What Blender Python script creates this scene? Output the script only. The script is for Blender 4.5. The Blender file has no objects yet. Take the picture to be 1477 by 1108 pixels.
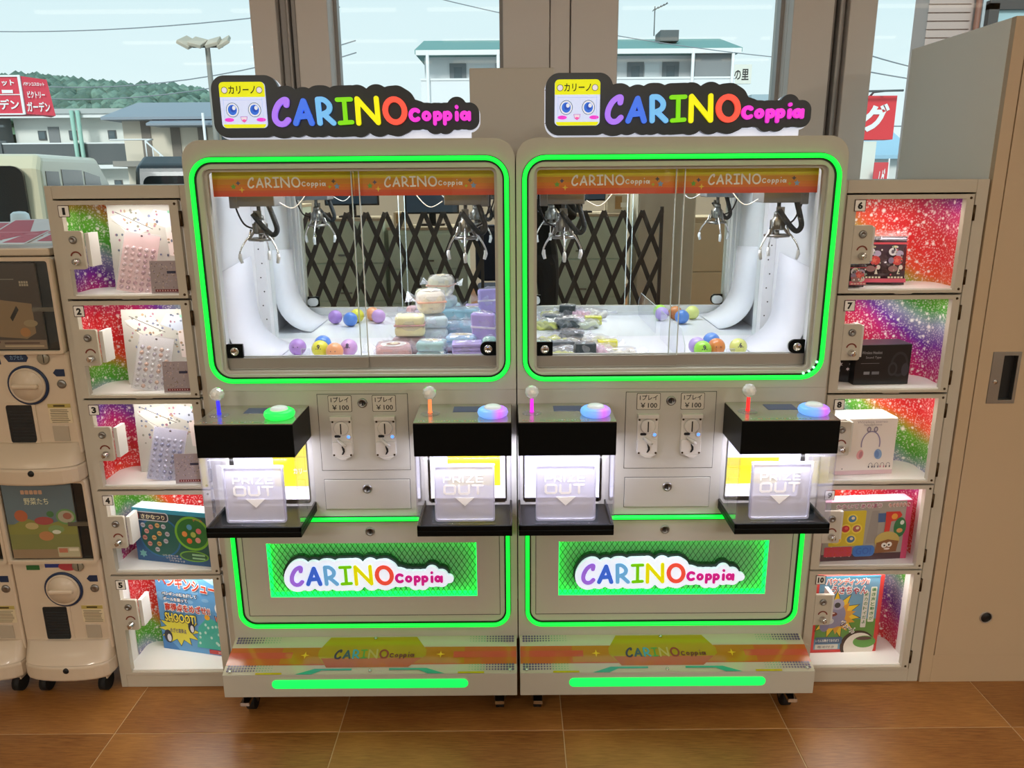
import bpy, bmesh, math, random
import numpy as np
from mathutils import Vector, Matrix, Euler, noise
random.seed(7)
sc = bpy.context.scene
COL = sc.collection
R = math.radians
PI = math.pi
H = 1.43
# ---------------------------------------------------------------- camera
cd = bpy.data.cameras.new('camera'); cam = bpy.data.objects.new('camera', cd); COL.objects.link(cam)
cd.sensor_width = 36; cd.lens = 36 * 1120 / 1477; cd.clip_start = 0.02; cd.clip_end = 900
cam.matrix_world = Matrix.Translation((0, 0, H)) @ Matrix.Rotation(R(90 - 14.9), 4, 'X') @ Matrix.Rotation(R(-0.42), 4, 'Z')
sc.camera = cam
# ---------------------------------------------------------------- view
sc.view_settings.view_transform = 'Standard'; sc.view_settings.look = 'None'
sc.view_settings.exposure = 0.0; sc.view_settings.gamma = 1.0
try: sc.view_settings.use_curve_mapping = False
except Exception: pass
sc.cycles.transparent_max_bounces = 40
sc.cycles.max_bounces = 10
sc.cycles.sample_clamp_indirect = 6

def lin(c):
    if isinstance(c, str):
        c = c.lstrip('#'); c = [int(c[i:i+2], 16) / 255 for i in (0, 2, 4)]
    return tuple((x / 12.92 if x <= .04045 else ((x + .055) / 1.055) ** 2.4) for x in c)
# ---------------------------------------------------------------- world: hazy bright sky
w = bpy.data.worlds.new('sky'); sc.world = w; w.use_nodes = True
nt = w.node_tree; nt.nodes.clear()
o_ = nt.nodes.new('ShaderNodeOutputWorld'); bg = nt.nodes.new('ShaderNodeBackground')
tc = nt.nodes.new('ShaderNodeTexCoord'); sp = nt.nodes.new('ShaderNodeSeparateXYZ'); cr = nt.nodes.new('ShaderNodeValToRGB')
nz = nt.nodes.new('ShaderNodeTexNoise'); nz.inputs['Scale'].default_value = 2.2; nz.inputs['Detail'].default_value = 4
mp = nt.nodes.new('ShaderNodeMapping'); mp.inputs['Scale'].default_value = (1, 1, 3.5)
mx = nt.nodes.new('ShaderNodeMixRGB'); mx.blend_type = 'SOFT_LIGHT'; mx.inputs['Fac'].default_value = 0.25
nt.links.new(tc.outputs['Generated'], sp.inputs[0]); nt.links.new(sp.outputs['Z'], cr.inputs[0])
nt.links.new(tc.outputs['Generated'], mp.inputs[0]); nt.links.new(mp.outputs[0], nz.inputs[0])
e = cr.color_ramp.elements
e[0].position = 0.0; e[0].color = (*lin('#eaf7f9'), 1); e[1].position = 0.6; e[1].color = (*lin('#b9dcec'), 1)
x = e.new(0.25); x.color = (*lin('#d6ecf3'), 1)
nt.links.new(cr.outputs[0], mx.inputs[1]); nt.links.new(nz.outputs['Fac'], mx.inputs[2])
nt.links.new(mx.outputs[0], bg.inputs[0]); bg.inputs[1].default_value = 1.12
nt.links.new(bg.outputs[0], o_.inputs[0])

# veiled high sun behind the shop front, lighting the street side only
sl = bpy.data.lights.new('sun', 'SUN'); sl.energy = 2.2; sl.angle = R(14); sl.color = (1, .98, .95)
so = bpy.data.objects.new('sun', sl); COL.objects.link(so); so.rotation_euler = (R(58), 0, R(-14))
WARM = (1., .87, .67); FILL_W = 2.0
# ---------------------------------------------------------------- materials
MATS = {}
def mat(key, col=None, rough=.5, metal=0., em=0., emc=None, spec=.5, coat=0., bump=0., bscale=200., var=0., vscale=8.):
    """principled material, colour as hex; var = slow colour variation"""
    k = (key, col, rough, metal, em, emc, spec, coat, bump, bscale, var, vscale)
    if k in MATS: return MATS[k]
    m = bpy.data.materials.new(key); m.use_nodes = True
    n = m.node_tree.nodes; L = m.node_tree.links; b = n['Principled BSDF']
    c = (*lin(col or '#808080'), 1)
    b.inputs['Base Color'].default_value = c
    b.inputs['Roughness'].default_value = rough; b.inputs['Metallic'].default_value = metal
    b.inputs['Specular IOR Level'].default_value = spec; b.inputs['Coat Weight'].default_value = coat
    if em:
        b.inputs['Emission Color'].default_value = (*lin(emc or col), 1); b.inputs['Emission Strength'].default_value = em
    if bump or var:
        t = n.new('ShaderNodeTexCoord')
        if bump:
            z = n.new('ShaderNodeTexNoise'); z.inputs['Scale'].default_value = bscale; z.inputs['Detail'].default_value = 2
            q = n.new('ShaderNodeBump'); q.inputs['Strength'].default_value = bump; q.inputs['Distance'].default_value = .002
            L.new(t.outputs['Object'], z.inputs[0]); L.new(z.outputs['Fac'], q.inputs['Height']); L.new(q.outputs[0], b.inputs['Normal'])
        if var:
            z = n.new('ShaderNodeTexNoise'); z.inputs['Scale'].default_value = vscale; z.inputs['Detail'].default_value = 5
            h = n.new('ShaderNodeHueSaturation'); h.inputs['Color'].default_value = c
            mr = n.new('ShaderNodeMapRange'); mr.inputs[3].default_value = 1 - var; mr.inputs[4].default_value = 1 + var
            L.new(t.outputs['Object'], z.inputs[0]); L.new(z.outputs['Fac'], mr.inputs[0]); L.new(mr.outputs[0], h.inputs['Value'])
            L.new(h.outputs[0], b.inputs['Base Color'])
    MATS[k] = m; return m
def clear(key, tint='#ffffff', body=.0, bodycol='#ffffff', rough=.02, ior=1.45, refl=1.0):
    """thin clear sheet: see-through with fresnel reflection, plus a share of milky body"""
    k = ('clear', key)
    if k in MATS: return MATS[k]
    m = bpy.data.materials.new(key); m.use_nodes = True; nt = m.node_tree; n = nt.nodes; L = nt.links; n.clear()
    out = n.new('ShaderNodeOutputMaterial'); tr = n.new('ShaderNodeBsdfTransparent'); tr.inputs[0].default_value = (*lin(tint), 1)
    gl = n.new('ShaderNodeBsdfGlossy'); gl.inputs['Roughness'].default_value = rough; gl.inputs[0].default_value = (refl, refl, refl, 1)
    fr = n.new('ShaderNodeFresnel'); fr.inputs[0].default_value = ior
    mix = n.new('ShaderNodeMixShader'); base = tr.outputs[0]
    if body:
        df = n.new('ShaderNodeBsdfPrincipled'); df.inputs['Base Color'].default_value = (*lin(bodycol), 1); df.inputs['Roughness'].default_value = max(rough, .25)
        mb = n.new('ShaderNodeMixShader'); mb.inputs[0].default_value = body
        L.new(tr.outputs[0], mb.inputs[1]); L.new(df.outputs[0], mb.inputs[2]); base = mb.outputs[0]
    ge = n.new('ShaderNodeNewGeometry'); iv = n.new('ShaderNodeMath'); iv.operation = 'SUBTRACT'; iv.inputs[0].default_value = 1; L.new(ge.outputs['Backfacing'], iv.inputs[1])
    ml = n.new('ShaderNodeMath'); ml.operation = 'MULTIPLY'; L.new(fr.outputs[0], ml.inputs[0]); L.new(iv.outputs[0], ml.inputs[1])
    L.new(ml.outputs[0], mix.inputs[0]); L.new(base, mix.inputs[1]); L.new(gl.outputs[0], mix.inputs[2]); L.new(mix.outputs[0], out.inputs[0])
    MATS[k] = m; return m

def M_():
    d = {}
    d['paint'] = mat('white_powder_coat', '#bfbcb0', .45, bump=.15, bscale=900)
    d['paint_in'] = mat('white_inner_panel', '#dfe0e4', .5)
    d['locker'] = mat('locker_white_paint', '#c3bbaa', .45, bump=.15, bscale=900)
    d['black'] = mat('black_gloss', '#04090b', .38, spec=.15)
    d['blackm'] = mat('black_matt', '#0b0c0d', .55)
    d['dark'] = mat('dark_line', '#1c1a18', .6)
    d['rubber'] = mat('black_rubber', '#0a0a0a', .7)
    d['chrome'] = mat('chrome', '#d8d8d8', .12, 1.)
    d['steel'] = mat('brushed_steel', '#9a9a98', .35, 1., bump=.2, bscale=400)
    d['brass'] = mat('dark_brass', '#4a3a26', .4, .8)
    d['alu'] = mat('anodised_aluminium', '#b9b7b2', .35, .9)
    d['white'] = mat('white_plastic', '#e8e8e8', .4)
    d['mirror'] = mat('mirror_silver', '#eef4f2', .0, 1.)
    d['green'] = mat('green_led', '#20ff50', .5, em=1.25, emc='#00fa38')
    d['greenbar'] = mat('green_led_bar', '#20ff60', .5, em=.95, emc='#08f45c')
    d['glass'] = clear('window_glass', '#f4fbfa')
    d['cglass'] = clear('cabinet_glass', '#f6fafa', refl=.8)
    d['acryl'] = clear('clear_acrylic', '#f6f6fa', body=.05, bodycol='#ffffff', rough=.05)
    d['frost'] = clear('frosted_acrylic', '#f2f2fa', body=.6, bodycol='#dedde6', rough=.3)
    d['film'] = clear('clear_film_bag', '#fbfbff', body=.16, bodycol='#f4f2fa', rough=.12, ior=1.7)
    return d
M = M_()

# ---------------------------------------------------------------- geometry helpers
def tag(o, label=None, cat=None, group=None, kind=None):
    if label: o['label'] = label
    if cat: o['category'] = cat
    if group: o['group'] = group
    if kind: o['kind'] = kind
    return o
def thing(name, loc, label, cat, rz=0, group=None, kind=None, rot=None):
    o = bpy.data.objects.new(name, None); COL.objects.link(o); o.location = loc
    o.rotation_euler = rot if rot else (0, 0, rz); o.empty_display_size = .05
    return tag(o, label, cat, group, kind)

def rrect(x0, x1, z0, z1, r, n=8):
    """rounded rectangle, r = number or (bl, br, tr, tl); counter-clockwise points (x,z)"""
    if not hasattr(r, '__len__'): r = (r,) * 4
    P = []
    for (cx, cz, a0, rr) in ((x0, z0, PI, r[0]), (x1, z0, 1.5 * PI, r[1]), (x1, z1, 0, r[2]), (x0, z1, .5 * PI, r[3])):
        ox = cx + (rr if cx == x0 else -rr); oz = cz + (rr if cz == z0 else -rr)
        for i in range(n + 1):
            a = a0 + i / n * PI / 2; P.append((ox + rr * math.cos(a), oz + rr * math.sin(a)))
    return P
def ellipse(cx, cz, rx, rz, n=20, a0=0, a1=2 * PI, tilt=0):
    P = []
    for i in range(n):
        a = a0 + (a1 - a0) * i / n; px, pz = rx * math.cos(a), rz * math.sin(a)
        P.append((cx + px * math.cos(tilt) - pz * math.sin(tilt), cz + px * math.sin(tilt) + pz * math.cos(tilt)))
    return P
def star(cx, cz, r, k=5, inner=.45, rot=PI / 2, sx=1., sz=1.):
    return [(cx + sx * (r if i % 2 == 0 else r * inner) * math.cos(rot + i * PI / k), cz + sz * (r if i % 2 == 0 else r * inner) * math.sin(rot + i * PI / k)) for i in range(2 * k)]

class B:
    """collects shapes, then links them as one mesh object"""
    def __init__(s): s.bm = bmesh.new(); s.n = 0
    def lay(s, y): s.n += 1; return y - 6e-6 * s.n
    def _f(s, vs, m=0, smooth=False):
        try: f = s.bm.faces.new(vs)
        except ValueError: return None
        f.material_index = m; f.smooth = smooth; return f
    def box(s, x0, x1, y0, y1, z0, z1, m=0):
        v = [s.bm.verts.new((x, y, z)) for z in (z0, z1) for y in (y0, y1) for x in (x0, x1)]
        for q in ((0, 2, 3, 1), (4, 5, 7, 6), (0, 1, 5, 4), (2, 6, 7, 3), (0, 4, 6, 2), (1, 3, 7, 5)):
            s._f([v[i] for i in q], m)
        return s
    def hexa(s, P, m=0):
        v = [s.bm.verts.new(p) for p in P]
        for q in ((0, 2, 3, 1), (4, 5, 7, 6), (0, 1, 5, 4), (2, 6, 7, 3), (0, 4, 6, 2), (1, 3, 7, 5)):
            s._f([v[i] for i in q], m)
        return s
    def poly(s, pts, y, m=0):
        s._f([s.bm.verts.new((p[0], y, p[1])) for p in pts], m); return s
    def quad(s, P, m=0): s._f([s.bm.verts.new(p) for p in P], m); return s
    def prism(s, pts, y0, y1, m=0, smooth=False):
        """pts (x,z) ccw seen from -Y; front at y0"""
        a = [s.bm.verts.new((p[0], y0, p[1])) for p in pts]; b = [s.bm.verts.new((p[0], y1, p[1])) for p in pts]
        s._f(a, m); s._f(b[::-1], m)
        for i in range(len(pts)):
            j = (i + 1) % len(pts); s._f([a[j], a[i], b[i], b[j]], m, smooth)
        return s
    def prismz(s, pts, z0, z1, m=0):
        a = [s.bm.verts.new((p[0], p[1], z0)) for p in pts]; b = [s.bm.verts.new((p[0], p[1], z1)) for p in pts]
        s._f(a[::-1], m); s._f(b, m)
        for i in range(len(pts)):
            j = (i + 1) % len(pts); s._f([a[i], a[j], b[j], b[i]], m)
        return s
    def prismx(s, pts, x0, x1, m=0):
        """pts (y,z)"""
        a = [s.bm.verts.new((x0, p[0], p[1])) for p in pts]; b = [s.bm.verts.new((x1, p[0], p[1])) for p in pts]
        s._f(a, m); s._f(b[::-1], m)
        for i in range(len(pts)):
            j = (i + 1) % len(pts); s._f([a[j], a[i], b[i], b[j]], m)
        return s
    def ring(s, O, I, y0, y1, m=0, yi=None):
        """plate between outer loop O and inner loop I (same count)"""
        n = len(O); yi = y1 if yi is None else yi
        V = lambda P, y: [s.bm.verts.new((p[0], y, p[1])) for p in P]
        a, b, c, d = V(O, y0), V(I, y0), V(I, y1), V(O, y1)
        for i in range(n):
            j = (i + 1) % n
            s._f([a[i], a[j], b[j], b[i]], m); s._f([b[i], b[j], c[j], c[i]], m, True)
            s._f([c[i], c[j], d[j], d[i]], m); s._f([d[i], d[j], a[j], a[i]], m, True)
        return s
    def tube(s, pts, r, seg=8, m=0, closed=False, cap=True):
        pts = [Vector(p) for p in pts]; n = len(pts); rings = []
        rr = r if hasattr(r, '__len__') else [r] * n
        up = None
        for i, p in enumerate(pts):
            if closed: d = pts[(i + 1) % n] - pts[i - 1]
            else: d = pts[min(i + 1, n - 1)] - pts[max(i - 1, 0)]
            if d.length < 1e-9: d = Vector((0, 0, 1))
            d.normalize()
            if up is None: up = Vector((0, 0, 1)) if abs(d.z) < .9 else Vector((1, 0, 0))
            a = d.cross(up)
            if a.length < 1e-4: a = d.cross(Vector((0, 1, 0)))
            a.normalize(); b = a.cross(d); up = b
            rings.append([s.bm.verts.new(p + a * (rr[i] * math.cos(2 * PI * k / seg)) + b * (rr[i] * math.sin(2 * PI * k / seg))) for k in range(seg)])
        for i in range(n if closed else n - 1):
            A, C = rings[i], rings[(i + 1) % n]
            for k in range(seg):
                l = (k + 1) % seg; s._f([A[k], A[l], C[l], C[k]], m, True)
        if cap and not closed: s._f(rings[0][::-1], m); s._f(rings[-1], m)
        return s
    def cyl(s, p0, p1, r0, r1=None, seg=20, m=0):
        return s.tube([p0, p1], [r0, r0 if r1 is None else r1], seg, m)
    def lathe(s, prof, o=(0, 0, 0), axis='Z', seg=24, m=0):
        """prof list of (r,h) along the axis; axis Z up or Y toward the viewer (h grows to -Y)"""
        rings = []
        for (r, h) in prof:
            ring = []
            for k in range(seg):
                a = 2 * PI * k / seg; u, v = r * math.cos(a), r * math.sin(a)
                ring.append(s.bm.verts.new((o[0] + u, o[1] + v, o[2] + h) if axis == 'Z' else (o[0] + u, o[1] - h, o[2] + v)))
            rings.append(ring)
        for A, C in zip(rings, rings[1:]):
            for k in range(seg):
                l = (k + 1) % seg; s._f([A[k], A[l], C[l], C[k]], m, True)
        s._f(rings[0][::-1], m); s._f(rings[-1], m)
        return s
    def sphere(s, c, r, sub=2, m=0, scale=(1, 1, 1)):
        g = bmesh.ops.create_icosphere(s.bm, subdivisions=sub, radius=r)
        for v in g['verts']: v.co = Vector((v.co.x * scale[0] + c[0], v.co.y * scale[1] + c[1], v.co.z * scale[2] + c[2]))
        for f in {f for v in g['verts'] for f in v.link_faces}: f.material_index = m; f.smooth = True
        return s
    def stroke(s, pts, r, y0, y1, m=0, closed=False, seg=14):
        """flat rounded pen stroke through pts (x,z)"""
        n = len(pts)
        if abs(y1 - y0) < .0009:          # flat ink
            for i in range(n if closed else n - 1):
                a = Vector(pts[i]); b = Vector(pts[(i + 1) % n]); d = (b - a)
                if d.length < 1e-7: continue
                d.normalize(); q = Vector((-d.y, d.x)) * r; s.poly([tuple(a - q), tuple(b - q), tuple(b + q), tuple(a + q)], s.lay(y0), m)
            for i, p in enumerate(pts): s.poly(ellipse(p[0], p[1], r, r, seg), s.lay(y0), m)
            return s
        for i in range(n if closed else n - 1):
            a = Vector(pts[i]); b = Vector(pts[(i + 1) % n]); d = (b - a)
            if d.length < 1e-7: continue
            d.normalize(); q = Vector((-d.y, d.x)) * r
            s.prism([tuple(a - q), tuple(b - q), tuple(b + q), tuple(a + q)], s.lay(y0), y1, m)
        for i, p in enumerate(pts):
            s.prism(ellipse(p[0], p[1], r, r, seg), s.lay(y0), y1, m)
        return s
    def obj(s, name, mats, parent=None, bev=0., seg=2, smooth=False, kind=None, label=None, fix=True):
        if fix: bmesh.ops.recalc_face_normals(s.bm, faces=s.bm.faces)
        me = bpy.data.meshes.new(name); s.bm.to_mesh(me); s.bm.free()
        if not isinstance(mats, (list, tuple)): mats = [mats]
        for m in mats: me.materials.append(m)
        o = bpy.data.objects.new(name, me); COL.objects.link(o)
        if parent: o.parent = parent
        if smooth:
            for f in me.polygons: f.use_smooth = True
        if bev:
            b = o.modifiers.new('bevel', 'BEVEL'); b.width = bev; b.segments = seg; b.limit_method = 'ANGLE'; b.angle_limit = R(40)
        if kind: o['kind'] = kind
        if label: o['label'] = label
        return o

def sdf_plate(name, caps, pitch, y0, y1, m, parent):
    """plate whose outline is the union of capsules [(ax,az,bx,bz,r)]"""
    A = np.array(caps); lo = [min(A[:, 0].min(), A[:, 2].min()) - A[:, 4].max() - pitch, min(A[:, 1].min(), A[:, 3].min()) - A[:, 4].max() - pitch]
    hi = [max(A[:, 0].max(), A[:, 2].max()) + A[:, 4].max() + 2 * pitch, max(A[:, 1].max(), A[:, 3].max()) + A[:, 4].max() + 2 * pitch]
    xs = np.arange(lo[0], hi[0], pitch); zs = np.arange(lo[1], hi[1], pitch)
    X, Z = np.meshgrid(xs, zs); F = np.full(X.shape, -9.)
    for ax, az, bx, bz, r in caps:
        dx, dz = bx - ax, bz - az; L2 = dx * dx + dz * dz + 1e-12
        t = np.clip(((X - ax) * dx + (Z - az) * dz) / L2, 0, 1)
        F = np.maximum(F, r - np.hypot(X - ax - t * dx, Z - az - t * dz))
    b = B(); bm = b.bm; cache = {}
    def V(x, z, y):
        k = (round(x, 6), round(z, 6), y)
        if k not in cache: cache[k] = bm.verts.new((x, y, z))
        return cache[k]
    nz_, nx_ = F.shape
    for j in range(nz_ - 1):
        run = None
        for i in range(nx_):
            full = i < nx_ - 1 and F[j, i] > 0 and F[j, i + 1] > 0 and F[j + 1, i] > 0 and F[j + 1, i + 1] > 0
            if full:
                if run is None: run = i
                continue
            if run is not None:
                P = [(xs[run], zs[j]), (xs[i], zs[j]), (xs[i], zs[j + 1]), (xs[run], zs[j + 1])]
                for y in (y0, y1): b._f([V(p[0], p[1], y) for p in P])
                run = None
            if i == nx_ - 1: break
            c = [(xs[i], zs[j], F[j, i]), (xs[i + 1], zs[j], F[j, i + 1]), (xs[i + 1], zs[j + 1], F[j + 1, i + 1]), (xs[i], zs[j + 1], F[j + 1, i])]
            if max(q[2] for q in c) <= 0: continue
            P = []
            for k in range(4):
                p, q = c[k], c[(k + 1) % 4]
                if p[2] > 0: P.append((p[0], p[1], 0))
                if (p[2] > 0) != (q[2] > 0):
                    t = p[2] / (p[2] - q[2]); P.append((p[0] + t * (q[0] - p[0]), p[1] + t * (q[1] - p[1]), 1))
            for y in (y0, y1): b._f([V(p[0], p[1], y) for p in P])
            for k in range(len(P)):
                p, q = P[k], P[(k + 1) % len(P)]
                if p[2] and q[2]: b._f([V(p[0], p[1], y0), V(q[0], q[1], y0), V(q[0], q[1], y1), V(p[0], p[1], y1)])
    return b.obj(name, m, parent)

TCACHE = {}
def glyphs(s, bold=0.):
    k = (s, bold)
    if k not in TCACHE:
        c = bpy.data.curves.new('t', 'FONT'); c.body = s; c.size = 1; c.offset = bold; c.resolution_u = 2; c.fill_mode = 'FRONT'
        ob = bpy.data.objects.new('t', c); me = ob.to_mesh()
        vs = np.array([v.co[:] for v in me.vertices]) if len(me.vertices) else np.zeros((0, 3))
        fs = [tuple(p.vertices) for p in me.polygons]
        ob.to_mesh_clear(); bpy.data.objects.remove(ob); bpy.data.curves.remove(c)
        TCACHE[k] = (vs, fs)
    return TCACHE[k]
def text(s, w, h, cx, cz, y, m, parent, bold=0., name='lettering', tilt=0., thick=0., shear=0., label=None):
    """flat lettering fitted into a w x h box centred at (cx,cz) on the plane y, facing -Y"""
    vs, fs = glyphs(s, bold)
    if not len(vs): return None
    lo, hi = vs.min(0), vs.max(0); d = np.maximum(hi - lo, 1e-6)
    kx = (w / d[0]) if w else (h / d[1]); kz = (h / d[1]) if h else kx
    X = (vs[:, 0] - lo[0] - d[0] / 2) * kx; Z = (vs[:, 1] - lo[1] - d[1] / 2) * kz; X = X + shear * Z
    ct, st = math.cos(tilt), math.sin(tilt)
    P = [(cx + a * ct - b * st, y, cz + a * st + b * ct) for a, b in zip(X, Z)]
    me = bpy.data.meshes.new(name); me.from_pydata(P, [], fs); me.materials.append(m)
    o = bpy.data.objects.new(name, me); COL.objects.link(o); o.parent = parent
    if thick:
        so = o.modifiers.new('solid', 'SOLIDIFY'); so.thickness = thick; so.offset = 1
    if label: o['label'] = label
    return o

class Print:
    """flat printed artwork on a plane facing -Y, layered a hair apart"""
    def __init__(s, y, rough=.45, coat=0., em=0.): s.b = B(); s.y = y; s.m = []; s.k = {}; s.rough = rough; s.em = em
    def mi(s, col):
        if not isinstance(col, str):
            if col not in s.k: s.k[col] = len(s.m); s.m.append(col)
            return s.k[col]
        if col not in s.k:
            s.k[col] = len(s.m); s.m.append(mat('print_ink', col, s.rough, em=s.em))
        return s.k[col]
    def up(s, d=.00018): s.y -= d; return s
    def poly(s, P, col): s.b.poly(P, s.b.lay(s.y), s.mi(col)); return s
    def rect(s, x0, x1, z0, z1, col): return s.poly([(x0, z0), (x1, z0), (x1, z1), (x0, z1)], col)
    def ell(s, cx, cz, rx, rz, col, n=20, tilt=0): return s.poly(ellipse(cx, cz, rx, rz, n, tilt=tilt), col)
    def rr(s, x0, x1, z0, z1, r, col): return s.poly(rrect(x0, x1, z0, z1, r, 5), col)
    def loop(s, P, t, col):
        """thin band along a closed/open polyline"""
        for a, b_ in zip(P, P[1:]):
            a, b_ = Vector(a), Vector(b_); d = b_ - a
            if d.length < 1e-7: continue
            d.normalize(); q = Vector((-d.y, d.x)) * t / 2
            s.b.poly([tuple(a - q), tuple(b_ - q), tuple(b_ + q), tuple(a + q)], s.b.lay(s.y), s.mi(col))
        return s
    def done(s, parent, name='printed_art', label=None): return s.b.obj(name, s.m, parent, fix=False, label=label)

def area(name, loc, rot, sx, sy, power, col, parent=None, spread=None):
    l = bpy.data.lights.new(name, 'AREA'); l.shape = 'RECTANGLE'; l.size = sx; l.size_y = sy; l.energy = power; l.color = col
    if spread: l.spread = spread
    o = bpy.data.objects.new(name, l); COL.objects.link(o); o.location = loc; o.rotation_euler = rot
    if parent: o.parent = parent
    return o
def struct(o): o['kind'] = 'structure'; return o

# ================================================================ SETTING
def wood_tile_mat():
    m = bpy.data.materials.new('wood_look_tile'); m.use_nodes = True; n = m.node_tree.nodes; L = m.node_tree.links; b = n['Principled BSDF']
    t = n.new('ShaderNodeTexCoord'); mp = n.new('ShaderNodeMapping'); mp.inputs['Rotation'].default_value = (0, 0, R(38)); mp.inputs['Scale'].default_value = (2.5, 34, 1)
    z = n.new('ShaderNodeTexNoise'); z.inputs['Scale'].default_value = 7; z.inputs['Detail'].default_value = 7; z.inputs['Roughness'].default_value = .7
    z2 = n.new('ShaderNodeTexNoise'); z2.inputs['Scale'].default_value = 2.5; z2.inputs['Detail'].default_value = 3
    mxx = n.new('ShaderNodeMath'); mxx.operation = 'ADD'; h = n.new('ShaderNodeMath'); h.operation = 'MULTIPLY'; h.inputs[1].default_value = .5
    cr = n.new('ShaderNodeValToRGB'); e = cr.color_ramp.elements
    e[0].position = .34; e[0].color = (*lin('#703f18'), 1); e[1].position = .64; e[1].color = (*lin('#b57e40'), 1)
    L.new(t.outputs['Object'], mp.inputs[0]); L.new(mp.outputs[0], z.inputs[0]); L.new(t.outputs['Object'], z2.inputs[0])
    L.new(z.outputs['Fac'], mxx.inputs[0]); L.new(z2.outputs['Fac'], mxx.inputs[1]); L.new(mxx.outputs[0], h.inputs[0]); L.new(h.outputs[0], cr.inputs[0])
    L.new(cr.outputs[0], b.inputs['Base Color']); b.inputs['Roughness'].default_value = .33
    q = n.new('ShaderNodeBump'); q.inputs['Strength'].default_value = .12; q.inputs['Distance'].default_value = .001
    L.new(z.outputs['Fac'], q.inputs['Height']); L.new(q.outputs[0], b.inputs['Normal'])
    return m
tile_m = wood_tile_mat(); grout = mat('pale_grout', '#c9ab80', .8)
YW = 2.72                                     # window wall
fl = struct(B().box(-4.2, 4.2, -6.0, YW + .1, -.12, -.0015).obj('floor', grout))
TL = B().box(.0012, .5988, .0012, .5988, -.006, 0).obj('floor_tile', tile_m, fl, bev=.001, seg=1)
TL.location = (.13 - 1.8, 1.769, 0); first = True
for j in range(-1, 2):
    for i in range(-3, 5):
        if j == 0 and i == -3: continue
        o = TL.copy(); COL.objects.link(o); o.location = (.13 + .6 * i, 1.769 + .6 * (j if j < 1 else 1) if j < 1 else 2.369, 0)
        if j == 1: o.scale = (1, .57, 1)
far = B()
for j in range(-13, -1):
    for i in range(-7, 7): far.box(.13 + .6 * i + .0015, .13 + .6 * i + .5985, 1.7705 + .6 * j, 1.769 + .6 * j + .5985, -.006, 0)
for j in range(-1, 2):
    for i in list(range(-7, -3)) + [5, 6]: far.box(.13 + .6 * i + .0015, .13 + .6 * i + .5985, 1.7705 + .6 * j, min(1.769 + .6 * j + .5985, 2.74), -.006, 0)
far.obj('far_tiles', tile_m, fl, kind='stuff')
wallm = mat('ivory_wall', '#cdc7bb', .8, bump=.2, bscale=300)
struct(B().box(-4.2, 4.2, -6.0, YW + .3, 2.72, 2.85).obj('ceiling', mat('white_ceiling_board', '#dcdad4', .85)))
struct(B().box(-4.2, 4.2, -6.12, -6.0, 0, 2.72).obj('wall_back', wallm))
struct(B().box(-4.32, -4.2, -6.0, YW + .1, 0, 2.72).obj('wall_left', wallm))
struct(B().box(4.2, 4.32, -6.0, YW + .1, 0, 2.72).obj('wall_right', wallm))
# window front: broad aluminium-clad pillars with mullions, low sill and full-height glass
fr = mat('bronze_grey_cladding', '#dcd2ca', .5, bump=.05, bscale=600)
fr2 = mat('bronze_grey_frame', '#a09a96', .4, .2)
dk = mat('dark_gasket', '#3a3836', .7)
def pillar(n, segs, x0, x1):
    o = struct(B().box(x0, x1, YW + .02, YW + .16, 0, 2.72).obj('trim_%d' % n, fr))
    for k, (a, b, d, m, nm) in enumerate(segs): B().box(a, b, YW - d, YW + .02, 0, 2.72).obj(nm, m, o, bev=.003)
    return o
pillar(1, [(-.825, -.742, .03, fr, 'cladding'), (-.738, -.716, .0, fr2, 'groove_strip'), (-.712, -.703, .025, fr2, 'mullion_rib'), (-.7, -.684, .008, fr2, 'groove_strip'), (-.68, -.578, .03, fr, 'cladding')], -.825, -.578)
pillar(2, [(-.021, .128, .03, fr, 'cladding'), (.131, .194, .02, fr, 'cover_strip'), (.197, .347, .03, fr, 'cladding')], -.021, .347)
pillar(3, [(.904, 1.034, .03, fr, 'cladding'), (1.038, 1.052, .0, fr2, 'groove_strip'), (1.055, 1.066, .025, fr2, 'mullion_rib'), (1.069, 1.08, .005, fr2, 'groove_strip'), (1.084, 1.172, .03, fr, 'cladding')], .904, 1.172)
pillar(4, [(-2.9, -2.75, .03, fr, 'cladding')], -2.9, -2.75)
pillar(5, [(2.75, 2.9, .03, fr, 'cladding')], 2.75, 2.9)
for k, (a, b) in enumerate([(-4.2, -2.9), (-2.75, -.825), (-.578, -.021), (.347, .904), (1.172, 2.75), (2.9, 4.2)]):
    w_ = struct(B().quad([(a, YW + .08, .1), (b, YW + .08, .1), (b, YW + .08, 2.66), (a, YW + .08, 2.66)]).obj('window_%d' % (k + 1), M['glass']))
    f = B(); f.box(a, b, YW + .05, YW + .11, 0, .1); f.box(a, b, YW + .05, YW + .11, 2.66, 2.72); f.box(a, a + .012, YW + .06, YW + .1, .1, 2.66); f.box(b - .012, b, YW + .06, YW + .1, .1, 2.66)
    f.obj('window_frame', fr2, w_)
# ceiling light lines behind the photographer
for r_, yy in enumerate((-.9, -2.3, -3.7)):
    for c_, xx in enumerate((-3.0, -1.5, 0, 1.5, 3.0)):
        t = thing('ceiling_light', (xx, yy, 2.72), 'slim white ceiling tube light, %s row, %s' % (('window side', 'middle', 'rear')[r_], ('far left', 'left of middle', 'centre', 'right of middle', 'far right')[c_]), 'ceiling light', group='ceiling tube lights row %d' % (r_ + 1))
        B().box(-.66, .66, -.06, .06, -.03, 0).obj('housing', mat('white_lamp_housing', '#e0ddd6', .5), t, bev=.004)
        B().box(-.63, .63, -.03, .03, -.05, -.031).obj('tube', mat('lit_tube', '#fff2dc', .5, em=2.2, emc='#ffeacc'), t, bev=.005)

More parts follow.
